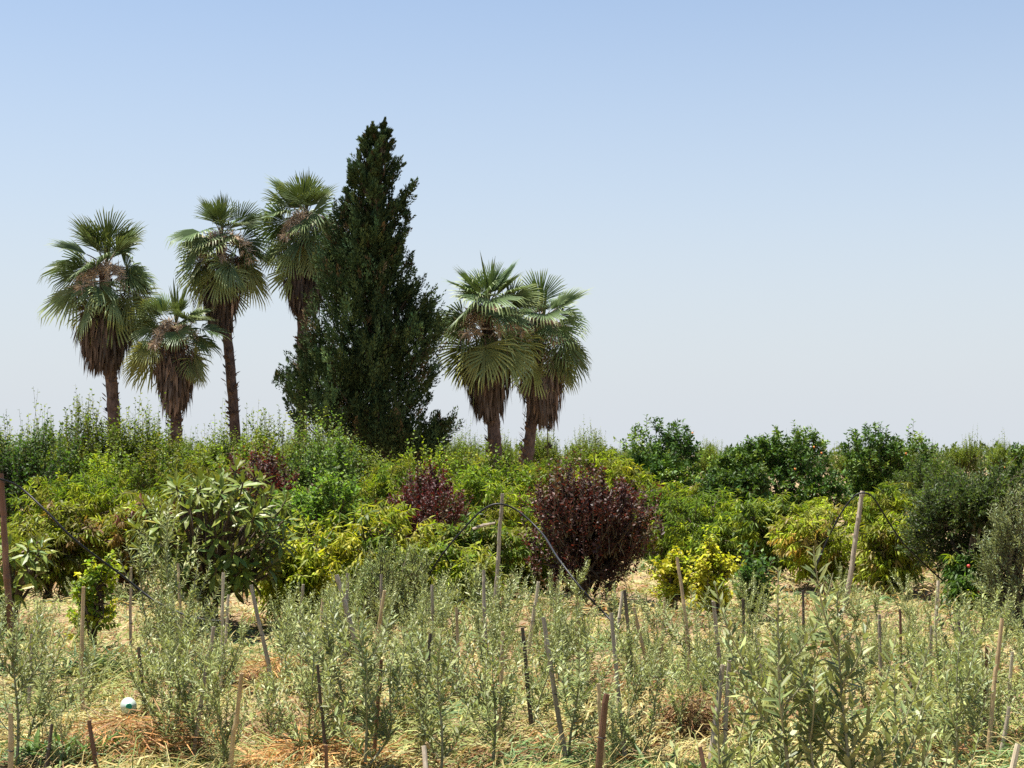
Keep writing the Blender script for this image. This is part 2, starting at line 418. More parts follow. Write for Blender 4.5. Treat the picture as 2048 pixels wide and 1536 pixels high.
# ------------------------------------------------------------------ cypress
def cypress():
    rng = np.random.default_rng(21); d = 46.0; s = ppm(d)
    prof = np.array([[235, 738, 762], [250, 734, 769], [300, 724, 782], [335, 703, 793], [370, 696, 790], [410, 694, 800], [450, 684, 795], [500, 668, 797],
                     [550, 655, 805], [600, 648, 822], [640, 640, 845], [680, 628, 862], [720, 604, 852], [760, 576, 846], [800, 556, 840], [835, 560, 852],
                     [860, 610, 866], [885, 690, 880], [920, 700, 876], [960, 710, 850]], float)
    prof[9:19, 2] += 10
    b = at(762, 910, d); base = np.array([b[0], d, 0.0])
    r = root('cypress_tree', 'tall dark cypress with ragged spire rising above the fan palms', 'cypress', tuple(base))
    tr = Geo()
    zt = at(752, 285, d)[2]; t = np.linspace(0, 1, 14)
    tr.add(*tubes(np.stack([-.1 * t, 0 * t, zt * t], -1), .24 * (1 - t) ** .8 + .01, 7))
    NC, NP_, NI = 420, 12, 900
    yy = 247 + 676 * rng.random(NC) ** .74
    xl = np.interp(yy, prof[:, 0], prof[:, 1]); xr = np.interp(yy, prof[:, 0], prof[:, 2])
    cx, hw = (xl + xr) / 2, (xr - xl) / 2
    az = rng.uniform(0, 2 * math.pi, NC); q = rng.uniform(.55, .97, NC)
    CC = np.stack([(cx - 1024) / s + hw / s * q * np.cos(az), d + np.minimum(hw, 130) / s * q * np.sin(az), CAM_H + (HORIZON - yy) / s], -1)
    CD = nrm(np.stack([np.cos(az) * .45, np.sin(az) * .45, .85 + 0 * az], -1) + rng.normal(0, .16, (NC, 3)))
    hw = hw * np.where(yy < 430, .82, .97); CS = rng.uniform(.6, 1.35, NC) * np.clip(hw / 80, .30, 1.05)
    CC = CC - CD * (CS * .45)[:, None]
    u = rng.random((NC, NP_)); a1 = rng.uniform(0, 2 * math.pi, (NC, NP_))
    A = nrm(np.cross(CD, np.array([.3, .2, 1.])))[:, None, :]; B = np.cross(CD[:, None, :], A)
    rd = A * np.cos(a1)[..., None] + B * np.sin(a1)[..., None]
    P = CC[:, None] + CD[:, None] * (CS[:, None] * u)[..., None] + rd * (CS[:, None] * .29 * (1 - u) ** .6 * rng.uniform(.4, 1, (NC, NP_)))[..., None]
    D = CD[:, None] * .95 + rd * .22 + rng.normal(0, .12, (NC, NP_, 3))
    SL = np.broadcast_to((CS * .52)[:, None], (NC, NP_)) * rng.uniform(.7, 1.2, (NC, NP_))
    tone = np.repeat(np.exp(rng.normal(0, .3, NC)), NP_)
    P, D, SL = P.reshape(-1, 3), D.reshape(-1, 3), SL.ravel()
    yi = 300 + 610 * rng.random(NI) ** .75
    xl = np.interp(yi, prof[:, 0], prof[:, 1]); xr = np.interp(yi, prof[:, 0], prof[:, 2]); q = rng.uniform(0, .7, NI); a1 = rng.uniform(0, 6.28, NI)
    PI_ = np.stack([((xl + xr) / 2 - 1024 + (xr - xl) / 2 * q * np.cos(a1)) / s, d + (xr - xl) / 2 / s * q * np.sin(a1), CAM_H + (HORIZON - yi) / s], -1)
    P = np.concatenate([P, PI_]); D = np.concatenate([D, rng.normal(0, .3, (NI, 3)) + np.array([0, 0, .8])]); SL = np.concatenate([SL, rng.uniform(.3, .6, NI)])
    tone = np.concatenate([tone, np.ones(NI)])
    # side spires standing off the main crown
    ex = []
    for (x0, y0, x1, y1, k, w) in ((775, 470, 824, 362, 46, 9), (790, 420, 812, 440, 14, 8), (835, 720, 882, 640, 50, 12), (845, 690, 852, 605, 30, 8),
                                   (800, 560, 812, 520, 14, 7), (800, 610, 835, 575, 18, 7), (850, 760, 852, 735, 12, 6), (860, 880, 888, 850, 26, 10),
                                   (770, 380, 792, 335, 16, 6), (580, 800, 556, 755, 26, 9), (610, 720, 604, 700, 12, 6)):
        u = rng.random(k)
        ex.append(np.stack([x0 + (x1 - x0) * u + rng.normal(0, w, k) * (1 - .6 * u), y0 + (y1 - y0) * u, rng.normal(0, w, k)], -1))
    ex = np.concatenate(ex); n2 = len(ex)
    P2 = np.stack([(ex[:, 0] - 1024) / s, d + ex[:, 2] / s, CAM_H + (HORIZON - ex[:, 1]) / s], -1)
    P = np.concatenate([P, P2]); D = np.concatenate([D, rng.normal(0, .35, (n2, 3)) + np.array([.25, 0, .8])])
    SL = np.concatenate([SL, rng.uniform(.2, .38, n2)]); tone = np.concatenate([tone, np.ones(n2)])
    D = nrm(D); N = len(P); m = 30
    big = np.where(np.arange(N) < NC * NP_, 1.0, np.where(np.arange(N) < NC * NP_ + NI, 1.7, 1.0)).repeat(m)
    ts = rng.uniform(.0, 1, (N, m)); a2 = rng.uniform(0, 2 * math.pi, (N, m))
    A = nrm(np.cross(D, np.array([.3, .2, 1.])))[:, None, :]; B = np.cross(D[:, None, :], A)
    rad = A * np.cos(a2)[..., None] + B * np.sin(a2)[..., None]
    w = SL[:, None] * .26 * (1 - ts) ** .7 * rng.uniform(.3, 1, (N, m))
    LP = P[:, None, :] + D[:, None, :] * (SL[:, None] * ts)[..., None] + rad * w[..., None]
    LD = D[:, None, :] * 1.1 + rad * .45 + rng.normal(0, .14, (N, m, 3))
    LU = rad + np.array([0, 0, .35]) + rng.normal(0, .16, (N, m, 3))
    pc = jitter(rng, (.042, .064, .026), N, .2, .10) * tone[:, None]
    brown = rng.random(N) < .05
    pc[brown] = jitter(rng, (.085, .065, .035), int(brown.sum()), .2, .05)
    V, T, q = leaves(LP.reshape(-1, 3), LD.reshape(-1, 3), LU.reshape(-1, 3), big * rng.uniform(.06, .13, N * m), big * rng.uniform(.03, .05, N * m), 'diamond')
    g = Geo(); g.add(V, T, np.repeat(jitter(rng, np.repeat(pc, m, 0), N * m, .22, .05), q, 0))
    ob = part('crown', make_mesh('crown', np.concatenate(g.V) - base, np.concatenate(g.T), [M_CYP], np.concatenate(g.C)), r)
    # limbs reaching into the crown
    k = rng.choice(N, 160, replace=False)
    e = P[k] - base; st = np.stack([0 * e[:, 0], 0 * e[:, 0], np.maximum(.3, e[:, 2] - np.linalg.norm(e[:, :2], axis=1) * .8)], -1)
    tt = np.linspace(0, 1, 6)[None, :, None]
    L_ = st[:, None] * (1 - tt) + e[:, None] * tt; L_[..., 2] -= .25 * np.sin(tt[..., 0] * math.pi)
    tr.add(*tubes(L_, np.broadcast_to(np.linspace(.06, .012, 6), (160, 6)), 4))
    part('trunk', tr.mesh('trunk', [M_BARK]), r)
cypress()

# ------------------------------------------------------------------ broadleaf trees and shrubs
SPEC = {
    # leaf length, width, shoots, leaves per shoot, shoot length, up bias, leaf angle, droop, arch, trunk fraction, template, bend, material
    'peach':  dict(l=.115, w=.024, n=420, m=17, sl=.48, up=.45, ang=.95, droop=.75, arch=.42, tf=.12, tpl='lance', bend=.22, mat=M_LEAF),
    'pear':   dict(l=.075, w=.042, n=430, m=17, sl=.62, up=.78, ang=.9, droop=.22, arch=.05, tf=.12, tpl='diamond', bend=.0, mat=M_LEAF),
    'plum':   dict(l=.060, w=.034, n=520, m=20, sl=.50, up=.74, ang=.85, droop=.18, arch=.03, tf=.08, tpl='diamond', bend=.0, mat=M_DARK),
    'citrus': dict(l=.085, w=.044, n=560, m=14, sl=.30, up=.35, ang=.95, droop=.15, arch=.08, tf=.10, tpl='diamond', bend=.0, mat=M_GLOSSY),
    'grey':   dict(l=.060, w=.024, n=560, m=20, sl=.42, up=.40, ang=.8, droop=.2, arch=.12, tf=.42, tpl='diamond', bend=.0, mat=M_LEAF),
    'yellow': dict(l=.062, w=.046, n=120, m=15, sl=.42, up=.62, ang=1.0, droop=.55, arch=.2, tf=.18, tpl='diamond', bend=.1, mat=M_LEAF),
    'feather': dict(l=.045, w=.011, n=330, m=26, sl=.42, up=.6, ang=.7, droop=.05, arch=.1, tf=.05, tpl='diamond', bend=.0, mat=M_OLIVE),
    'oliveb': dict(l=.055, w=.013, n=200, m=26, sl=.5, up=.6, ang=.75, droop=.05, arch=.05, tf=.12, tpl='diamond', bend=.0, mat=M_OLIVE),
}
def shrub_meshes(rng, H, R, sp, cols, dens=1.0, tall=0, lean=(0, 0), leafscale=1.0, far=False):
    """-> (trunk mesh, crown mesh) of one tree standing at the origin"""
    k = SPEC[sp]; sl = k['sl'] * min(1.15, max(.55, H / 2.2))
    top = H - .12 * sl * k['up']; z0 = H * k['tf'] * .6; R = R * 1.1
    c = np.array([lean[0], lean[1], (top + z0) / 2]); ax = np.array([R, R * .9, (top - z0) / 2])
    nl = int(rng.integers(10, 15))
    lc = nrm(rng.normal(0, 1, (nl, 3))) * (rng.random((nl, 1)) ** .4) * .72
    lc[:, 2] = lc[:, 2] * .9; lc[:3, 2] = [-.5, -.45, .45]
    lr = rng.uniform(.28, .6, nl)
    n = int(k['n'] * dens * (1.02 if far else 1.2)); m = k['m']; leafscale = leafscale * (1.14 if far else 1)
    li = rng.integers(0, nl, n)
    v = nrm(rng.normal(0, 1, (n, 3)) + np.array([0, 0, .15]))
    q = lc[li] + v * (lr[li] * (.35 + .65 * rng.random(n) ** .5))[:, None]
    pw = 2 if sp == 'plum' else 3; qn = (np.abs(q) ** pw).sum(1, keepdims=True) ** (1 / pw); q = np.where(qn > 1, q / qn * (1 - .1 * rng.random((n, 1))), q)
    P = c + q * ax
    if sp == 'plum': P[:, :2] *= (.98 + .30 * q[:, 2:3]) * rng.uniform(.85, 1.12, (n, 1))      # vase shaped
    out = nrm(q * ax + v * .3)
    D = nrm(out * (1 - k['up']) + np.array([0, 0, k['up']]) + rng.normal(0, .2, (n, 3)))
    L = sl * rng.uniform(.55, 1.15, n)
    w = rng.random(n) < (.05 if sp == 'citrus' else .22); L[w] *= 1.65
    if tall:                                            # long upright water shoots standing out of the top
        w = np.argsort(-P[:, 2] + rng.normal(0, .25, n))[:tall]
        L[w] *= rng.uniform(1.15, 1.7, len(w)); D[w] = nrm(np.array([0, 0, 1.]) + rng.normal(0, .07, (len(w), 3)))
    P = P - D * (L * .35)[:, None]; P[:, 2] = np.maximum(P[:, 2], .04)
    t = (np.arange(m)[None] + rng.random((n, m))) / m * .92 + .08
    grav = np.array([0, 0, -1.]) * k['arch']
    LP = P[:, None] + D[:, None] * (L[:, None] * t)[..., None] + grav * (L[:, None] * t ** 2)[..., None]
    AX = nrm(D[:, None] + grav * (2 * t)[..., None])
    az = rng.uniform(0, 6.28, (n, 1)) + np.arange(m)[None] * 2.39996
    A = nrm(np.cross(AX, np.array([.21, .13, 1.]))); B = np.cross(AX, A)
    rad = A * np.cos(az)[..., None] + B * np.sin(az)[..., None]
    ca, sa = math.cos(k['ang']), math.sin(k['ang'])
    LD = nrm(AX * ca + rad * sa + np.array([0, 0, -k['droop']]) + rng.normal(0, .18, (n, m, 3)))
    LU = np.array([0, 0, .8]) + rad * .25 + rng.normal(0, .38, (n, m, 3))
    size = leafscale * rng.uniform(.7, 1.25, (n, m)) * (1 - .25 * t ** 4)
    LP = LP.reshape(-1, 3); LP[:, 2] = np.maximum(LP[:, 2], .02)
    # colour of each shoot from the palette, with patches over the crown
    cols = np.array(cols, float); pal, wt = cols[:, :3], np.cumsum(cols[:, 3]) / cols[:, 3].sum()
    ph = rng.uniform(0, 6, 3)
    f = (rng.random(n) * .55 + .45 * (.5 + .5 * np.sin(q[:, 0] * 3.2 + ph[0]) * np.sin(q[:, 2] * 3 + ph[1] + q[:, 1])))
    f = np.argsort(np.argsort(f)) / n
    sc_ = pal[np.minimum(np.searchsorted(wt, f), len(pal) - 1)]
    lcol = jitter(rng, np.repeat(sc_, m, 0), n * m, .24, .09)
    V, T, nt = leaves(LP, LD.reshape(-1, 3), LU.reshape(-1, 3), k['l'] * size.ravel(), k['w'] * size.ravel() * rng.uniform(.85, 1.15, n * m), 'diamond' if far else k['tpl'], k['bend'])
    crown = make_mesh('crown', V, T, [k['mat']], np.repeat(lcol, nt, 0))
    g = Geo()
    tt = np.linspace(0, 1, 5)
    S = P[:, None] + D[:, None] * (L[:, None] * tt)[..., None] + grav * (L[:, None] * tt ** 2)[..., None]
    g.add(*tubes(S, np.broadcast_to(np.linspace(.006, .002, 5), (n, 5)), 3, False), mi=1)
    fork = np.array([lean[0] * .3, lean[1] * .3, max(.12, z0 * .8)])
    tr = .022 + .022 * H
    g.add(*tubes(np.array([[0, 0, -.08], [0, 0, .02], fork * .5, fork]), np.array([tr * 1.25, tr * 1.1, tr, tr * .85]), 7))
    e = c + lc * ax
    tt = np.linspace(0, 1, 7)[None, :, None]
    Lm = fork * (1 - tt) + e[:, None] * tt; Lm[..., 2] += .12 * H * np.sin(tt[..., 0] * math.pi) * .4
    Lm[:, 1:-1] += rng.normal(0, .02, (nl, 5, 3))
    g.add(*tubes(Lm, np.broadcast_to(np.linspace(tr * .6, tr * .15, 7), (nl, 7)), 5))
    # branches from the limbs to the shoots
    sel = rng.choice(n, min(n, 130), replace=False)
    a0, b0 = (c + lc * ax)[li[sel]] * .8 + fork * .2, P[sel]
    tt = np.linspace(0, 1, 4)[None, :, None]
    g.add(*tubes(a0[:, None] * (1 - tt) + b0[:, None] * tt, np.broadcast_to(np.linspace(.011, .005, 4), (len(sel), 4)), 3, False))
    return g.mesh('trunk', [M_BARK, M_TWIG]), crown

YG, GR, DG, OL = (.26, .31, .022), (.125, .185, .022), (.07, .115, .018), (.18, .185, .026)
YE, OR, RB, TAN = (.38, .37, .03), (.34, .16, .04), (.15, .055, .03), (.28, .22, .07)
PEAR = [(.13, .18, .02, 5), (.18, .215, .025, 3), (.08, .115, .015, 2)]
PU = [(.066, .030, .023, 5), (.088, .036, .027, 3), (.048, .025, .019, 2), (.10, .075, .03, .8)]
PUR = [(.092, .024, .022, 5), (.07, .025, .02, 3), (.10, .075, .03, .8)]
CIT = [(.042, .09, .014, 5), (.075, .135, .02, 3), (.15, .22, .03, 1.4)]
def shrub(name, label, cat, px, yt, yb, w, sp, cols, seed, dens=1.0, tall=0, lean=0.0, group=None, leafscale=1.0):
    rng = np.random.default_rng(seed)
    b = gp(px, yb); d = b[1]; s = ppm(d)
    H = at(px, yt, d)[2]; R = w / 2 / s
    b[2] = gz(b[0], b[1])
    r = root(name, label, cat, tuple(b), group)
    tm, cm = shrub_meshes(rng, H, R, sp, cols, dens, tall, (lean * R, 0), leafscale, yb < 1160)
    part('trunk', tm, r); part('crown', cm, r)
    return r, H, R

PG = 'fruit trees of the mixed orchard plot'
T_ = shrub
# front and middle of the plot
T_('peach_tree', 'bright yellow-green peach tree with drooping leaves, right of the loquat', 'peach tree', 705, 998, 1238, 330, 'peach', [(*YG, 5), (*YE, 4), (*GR, 1)], 101, 1.15, group=PG)
T_('peach_tree', 'low golden-green peach bush between the loquat and the tall yellow-green peach', 'peach tree', 590, 1075, 1245, 150, 'peach', [(*YG, 4), (*YE, 4), (*GR, 1)], 102, .7, group=PG)
T_('peach_tree', 'small yellow-green peach behind leaning bamboo stakes, right of feathery bush', 'peach tree', 845, 1090, 1225, 120, 'peach', [(*YG, 4), (*YE, 3), (*GR, 1)], 103, .5, group=PG)
T_('plum_tree', 'large dark purple plum tree in the middle of the plot', 'plum tree', 1165, 935, 1212, 262, 'plum', PU, 104, 1.3, 70, group=PG)
T_('plum_tree', 'red-leaved plum tree behind the yellow-green peach', 'plum tree', 825, 935, 1165, 205, 'plum', PUR, 105, 1.0, 44, group=PG)
T_('plum_tree', 'brownish red plum tree just behind the top of the loquat', 'plum tree', 548, 905, 1135, 180, 'plum', [(.085, .025, .02, 5), (.10, .06, .025, 3), (.05, .018, .016, 2)], 106, 1.0, 20, group=PG)
T_('peach_tree', 'reddish bronze peach tree left of the loquat, under the black hose', 'peach tree', 270, 985, 1190, 270, 'peach', [(*OL, 5), (*RB, 1.6), (*YG, 2), (.19, .12, .03, 2.4)], 107, 1.1, group=PG)
T_('peach_tree', 'yellow-green peach tree behind the hose at the far left', 'peach tree', 150, 935, 1150, 290, 'peach', [(*OL, 4), (*YG, 4), (*GR, 2)], 108, 1.15, group=PG)
T_('peach_tree', 'olive-green peach tree rising behind the loquat on its left', 'peach tree', 385, 912, 1125, 230, 'peach', [(*OL, 4), (*GR, 3), (*YG, 2), (*RB, .8)], 109, 1.0, group=PG)
T_('pear_tree', 'dense deep green pear tree at the left edge behind the hose pole', 'pear tree', 45, 862, 1095, 220, 'pear', [(.05, .105, .02, 5), (.075, .13, .028, 3)], 110, 1.25, 14, group=PG)
T_('pear_sapling', 'thin yellowing pear sapling standing alone left of the loquat trunk', 'pear sapling', 185, 1100, 1300, 100, 'yellow', [(*YG, 5), (*GR, 3), (*YE, 2)], 111, .5, group=PG)
T_('pear_tree', 'fresh green pear tree in front of the cypress, left of centre', 'pear tree', 640, 868, 1105, 210, 'pear', [(.085, .14, .026, 5), (.12, .17, .035, 2), (.06, .10, .02, 2)], 112, 1.2, 18, group=PG)
T_('apricot_tree', 'bright green apricot tree just left of the yellow-green peach top', 'apricot tree', 645, 945, 1150, 190, 'pear', [(.10, .175, .028, 5), (.13, .2, .03, 3)], 113, .9, 6, group=PG)
T_('peach_tree', 'olive-yellow peach tree below the cypress foot', 'peach tree', 790, 905, 1125, 210, 'peach', [(*YG, 4), (*OL, 4), (*GR, 3)], 114, 1.0, group=PG)
T_('peach_tree', 'green peach tree between the red plum and the hose pole', 'peach tree', 945, 915, 1130, 230, 'peach', [(*GR, 5), (*YG, 3), (*OL, 2)], 115, 1.1, group=PG)
T_('peach_tree', 'dull dark green peach tree beneath the hose arch, beside the middle pole', 'peach tree', 960, 1030, 1200, 170, 'peach', [(*GR, 4), (*OL, 4), (*DG, 3)], 116, .9, group=PG)
T_('peach_tree', 'yellowish peach tree peeping over the top of the purple plum', 'peach tree', 1215, 905, 1115, 230, 'peach', [(*YG, 5), (*OL, 3), (*YE, 1)], 117, 1.0, group=PG)
T_('peach_tree', 'green peach tree behind the middle hose pole, beneath the paired palms', 'peach tree', 1075, 900, 1100, 210, 'peach', [(*GR, 5), (*YG, 2), (*OL, 3)], 118, 1.0, group=PG)
T_('peach_tree', 'broad bright green peach tree right of the purple plum', 'peach tree', 1440, 955, 1152, 300, 'peach', [(.12, .17, .03, 5), (*GR, 4), (*YG, 3)], 119, 1.45, 14, group=PG, leafscale=.85)
T_('peach_tree', 'green peach tree wedged between the purple plum and broad bright green peach', 'peach tree', 1330, 960, 1140, 150, 'peach', [(*GR, 5), (*YG, 3), (*OL, 1)], 120, .8, group=PG)
T_('peach_tree', 'peach tree with orange-tinged drooping leaves behind the right hose pole', 'peach tree', 1690, 985, 1180, 260, 'peach', [(*OL, 4), (*YG, 5), (*TAN, 1.2), (.33, .22, .04, 1)], 121, 1.05, group=PG)
T_('peach_tree', 'olive-green peach tree right of the right hose pole, below the smallest citrus', 'peach tree', 1800, 955, 1140, 190, 'peach', [(*OL, 4), (*GR, 4), (*YG, 3)], 122, 1.0, group=PG)
r_, h_, _ = T_('almond_tree', 'dark grey-green almond tree with black trunk forking low, at the right edge', 'almond tree', 1940, 925, 1226, 270, 'grey', [(.06, .09, .027, 5), (.09, .125, .038, 3), (.04, .06, .02, 2)], 123, 1.55, 10, -.05, group=PG)
ra_, ha_, _ = T_('nectarine_tree', 'small bright green nectarine with red fruit under the dark almond tree', 'nectarine tree', 1958, 1095, 1232, 115, 'peach', [(.085, .16, .025, 5), (*YG, 2)], 124, .7, group=PG)
T_('olive_tree', 'tall silvery olive bush at the right edge beside the almond', 'olive tree', 2040, 985, 1262, 150, 'oliveb', [(.19, .23, .10, 5), (.24, .28, .13, 3)], 125, 1.2, 12, group=PG)
T_('yellow_pear_sapling', 'thin chlorotic yellow sapling with hanging leaves, right of purple plum', 'pear sapling', 1432, 1082, 1262, 84, 'yellow', [(.36, .33, .03, 5), (*YE, 3), (*YG, 2)], 126, 1.0, 6, group=PG)
T_('yellow_pear_sapling', 'smaller yellow sapling half hidden left of the taller yellow one', 'pear sapling', 1350, 1092, 1240, 62, 'yellow', [(.34, .31, .03, 5), (*YE, 3), (*YG, 3)], 127, .7, 4, group=PG)
T_('feathery_shrub', 'pale grey-green feathery shrub in front of the yellow-green peach', 'shrub', 778, 1088, 1268, 155, 'feather', [(.24, .30, .11, 5), (.30, .35, .13, 3)], 128, 1.0, 20, group=PG)
T_('green_sapling', 'small leafy green sapling right of the taller yellow sapling', 'sapling', 1510, 1120, 1240, 80, 'pear', [(.09, .17, .04, 4), (.07, .12, .03, 3)], 129, .2, 0, group=PG)
# fillers that close the thicket between the named trees
for q, (px_, yt_, yb_, w_, sp_, pal_, lab_) in enumerate((
    (235, 945, 1120, 170, 'peach', [(*OL, 4), (*YG, 3), (*GR, 3)], 'olive-green peach tree between the far left yellow-green peach and the bronze one'),
    (470, 905, 1110, 150, 'pear', [(*OL, 4), (*GR, 4)], 'upright olive-green pear tree directly behind the loquat top'),
    (330, 895, 1085, 160, 'pear', [(*GR, 4), (*OL, 3)], 'mid green pear tree before the hedge row, below the small palm'),
    (180, 900, 1090, 170, 'pear', [(*GR, 5), (*YG, 2)], 'light green pear tree before the hedge row, below the leftmost palm'),
    (745, 925, 1140, 140, 'peach', [(*YG, 4), (*GR, 4), (*OL, 2)], 'yellow-green peach tree touching the left side of the red plum'),
    (880, 900, 1095, 150, 'pear', [(*GR, 4), (*YG, 3)], 'light green upright pear tree right of the cypress foot'),
    (1010, 905, 1110, 140, 'pear', [(*GR, 4), (*OL, 4)], 'olive-green upright tree at the foot of the nearer paired palm'),
    (1290, 930, 1120, 130, 'peach', [(*YG, 4), (*OL, 3), (.12, .06, .03, 1.5)], 'yellowish peach tree with dull red tips behind the right side of the purple plum'),
    (1545, 985, 1165, 120, 'peach', [(*GR, 5), (*YG, 3)], 'green peach tree between the broad bright green peach and the orange-tinged one'),
    (1620, 985, 1150, 120, 'peach', [(*YG, 4), (*OL, 4)], 'olive-yellow peach tree left behind the right hose pole'),
    (95, 1000, 1200, 150, 'peach', [(*OL, 5), (*YG, 3), (.19, .12, .03, 1.5)], 'olive-brown peach tree under the hose beside the left loquat'),
    (1790, 1020, 1195, 120, 'peach', [(*OL, 4), (*YG, 4), (*TAN, 1)], 'olive-yellow peach tree under the falling hose, left of the dark almond'),
    (930, 1085, 1225, 120, 'peach', [(*YG, 3), (*OL, 4), (*GR, 3)], 'low olive-green peach bush below the hose arch left of the centre pole'),
    (1060, 1035, 1190, 110, 'peach', [(*OL, 4), (*GR, 4)], 'dull green peach bush squeezed between the centre pole and the purple plum'))):
    T_('peach_tree' if sp_ == 'peach' else 'pear_tree', lab_, 'peach tree' if sp_ == 'peach' else 'pear tree', px_, yt_, yb_, w_, sp_, pal_, 140 + q, .75, 8, group=PG)
# citrus row
def citrus(label, px, yt, yb, w, seed, fruits=()):
    r, H, R = shrub('citrus_tree', label, 'citrus tree', px, yt, yb, w, 'citrus', CIT, seed, 2.0, 4, group='citrus trees in the row at the back right')
    g = bpy.data.meshes.get('orange')
    if g is None:
        import bmesh
        bm = bmesh.new(); bmesh.ops.create_icosphere(bm, subdivisions=2, radius=.02)
        g = bpy.data.meshes.new('orange'); bm.to_mesh(g); bm.free(); g.materials.append(M_ORANGE)
        for p in g.polygons: p.use_smooth = True
    for fx, fy in fruits:
        o = part('orange', g, r); q = at(fx, fy, r.location.y - R * .8); o.location = tuple(q - np.array(r.location))
citrus('leftmost round dark green citrus tree in the back row', 1335, 850, 1092, 245, 201, ((1385, 866),))
citrus('widest dark citrus tree in the back row, oranges near its top', 1575, 845, 1092, 275, 202, ((1628, 894), (1643, 906), (1590, 938)))
citrus('smaller citrus tree at the right end of the back row', 1762, 852, 1088, 180, 203, ((1812, 907),))
citrus('citrus tree at the right picture edge, behind the almond', 2035, 880, 1090, 190, 204, ((2010, 935),))
shrub('citrus_tree', 'low citrus foliage between the wide citrus tree and the bright green peach', 'citrus tree', 1470, 905, 1105, 170, 'citrus', CIT, 205, 1.0, group='citrus trees in the row at the back right')
shrub('apricot_tree', 'mid green apricot tree left of the dark almond, beneath the far tree line', 'apricot tree', 1880, 925, 1115, 190, 'grey', [(.075, .11, .03, 5), (.10, .14, .035, 3)], 206, 1.2, 8, group=PG)

# red fruit on the nectarine
import bmesh
bm = bmesh.new(); bmesh.ops.create_icosphere(bm, subdivisions=2, radius=.019)
gm = bpy.data.meshes.new('nectarine'); bm.to_mesh(gm); bm.free(); gm.materials.append(M_REDFRUIT)
for p in gm.polygons: p.use_smooth = True
for fx, fy in ((1964, 1178), (1957, 1183), (1965, 1194), (1937, 1132), (1980, 1150)):
    o = part('fruit', gm, ra_); o.location = tuple(at(fx, fy, ra_.location.y - .3) - np.array(ra_.location))

# pear rows at the back: four kinds copied along the rows
rng = np.random.default_rng(31)
PROTO = []
for q in range(4):
    tm, cm = shrub_meshes(np.random.default_rng(300 + q), 2.55, 1.15, 'pear', PEAR, 1.15, 46, (0, 0), 1.2)
    PROTO.append((tm, cm))
def pear(k, px, d, sc, label, group):
    p = at(px, 910, d)
    r = root('pear_tree', label, 'pear tree', (p[0], d, 0), group, rng.uniform(0, 6.28))
    r.scale = (sc, sc, sc * rng.uniform(.95, 1.05))
    part('trunk', PROTO[k % 4][0], r); part('crown', PROTO[k % 4][1], r)
ROW1 = 'pear trees of the hedge-like row in front of the palms'
for k, (px, sc, lab) in enumerate((
        (-40, 1.06, 'pear tree of the hedge row cut by the left picture edge'),
        (70, 1.10, 'pear tree with the tallest pale shoots, left of the leftmost palm trunk'),
        (165, 1.08, 'pear tree with tall wispy shoots directly left of leftmost palm trunk'),
        (262, .98, 'pear tree in the hedge row between leftmost palm and small palm'),
        (350, .96, 'pear tree in the hedge row directly beneath the small palm'),
        (440, .98, 'pear tree in the hedge row at the foot of the second tallest palm'),
        (535, .98, 'pear tree in the hedge row just left of the cypress foot'),
        (620, .92, 'pear tree in the hedge row overlapping the cypress lower left branches'),
        (715, .86, 'pear tree in the hedge row beneath the middle of the cypress'))):
    pear(k, px, 39 + rng.uniform(-1, 1), sc, lab, ROW1)
k = 0
for d, step, x0, x1, sc in ((56, 1.9, -60, 2150, .92), (70, 2.1, -60, 2150, .95), (88, 2.4, -60, 2150, .95)):
    x = x0
    while x < x1:
        if x > 1230 and d < 80: break
        pear(k, x, d + rng.uniform(-1.5, 1.5), sc * rng.uniform(.88, 1.06), 'slim pear tree in the far rows on the horizon beyond the palms', 'pear trees in the far rows beyond the palms'); k += 1
        x += step * ppm(d) * rng.uniform(.85, 1.15)
# far orchard, one mass
def far_orchard():
    rng = np.random.default_rng(41); n = 620
    d = rng.uniform(105, 230, n); x = rng.uniform(-.42, .42, n) * d
    H = rng.uniform(1.9, 2.75, n); m = 62
    u = rng.random((n, m)); az = rng.uniform(0, 6.28, (n, m)); rr = (1 - u) ** .5 * .9 * rng.uniform(.2, 1, (n, m))
    P = np.stack([x[:, None] + rr * np.cos(az), d[:, None] + rr * np.sin(az), H[:, None] * (.15 + .85 * u)], -1).reshape(-1, 3)
    N = len(P)
    V, T, q = leaves(P, rng.normal(0, .45, (N, 3)) + np.array([0, 0, .9]), rng.normal(0, .6, (N, 3)) + np.array([0, 0, .5]), rng.uniform(.22, .5, N), rng.uniform(.13, .26, N))
    return make_mesh('far_orchard', V, T, [M_LEAF], np.repeat(jitter(rng, (.085, .12, .04), N, .25, .08), q, 0))
stuff('far_orchard', far_orchard())
# thin dried stalk near the right palm
p = at(1095, 892, 47.0); zt = at(1096, 852, 47.0)[2]
g = Geo(); g.add(*tubes(np.array([[0, 0, 0], [0.02, 0, zt * .5], [0.0, 0, zt - .1], [.03, 0, zt]]), np.array([.022, .02, .016, .012]), 6))
for zz in (zt - .02, zt - .62):
    V, T, q = leaves(np.tile([[.02, 0, zz]], (26, 1)) + rng.normal(0, .03, (26, 3)), rng.normal(0, .5, (26, 3)) + np.array([.2, 0, -.2]), rng.normal(0, 1, (26, 3)), .14, .05)
    g.add(V, T)
single('dry_stalk', g.mesh('dry_stalk', [M_BARK]), 'thin bare stalk with dark withered heads under the right end palm', 'dry stalk', (p[0], 47.0, 0))

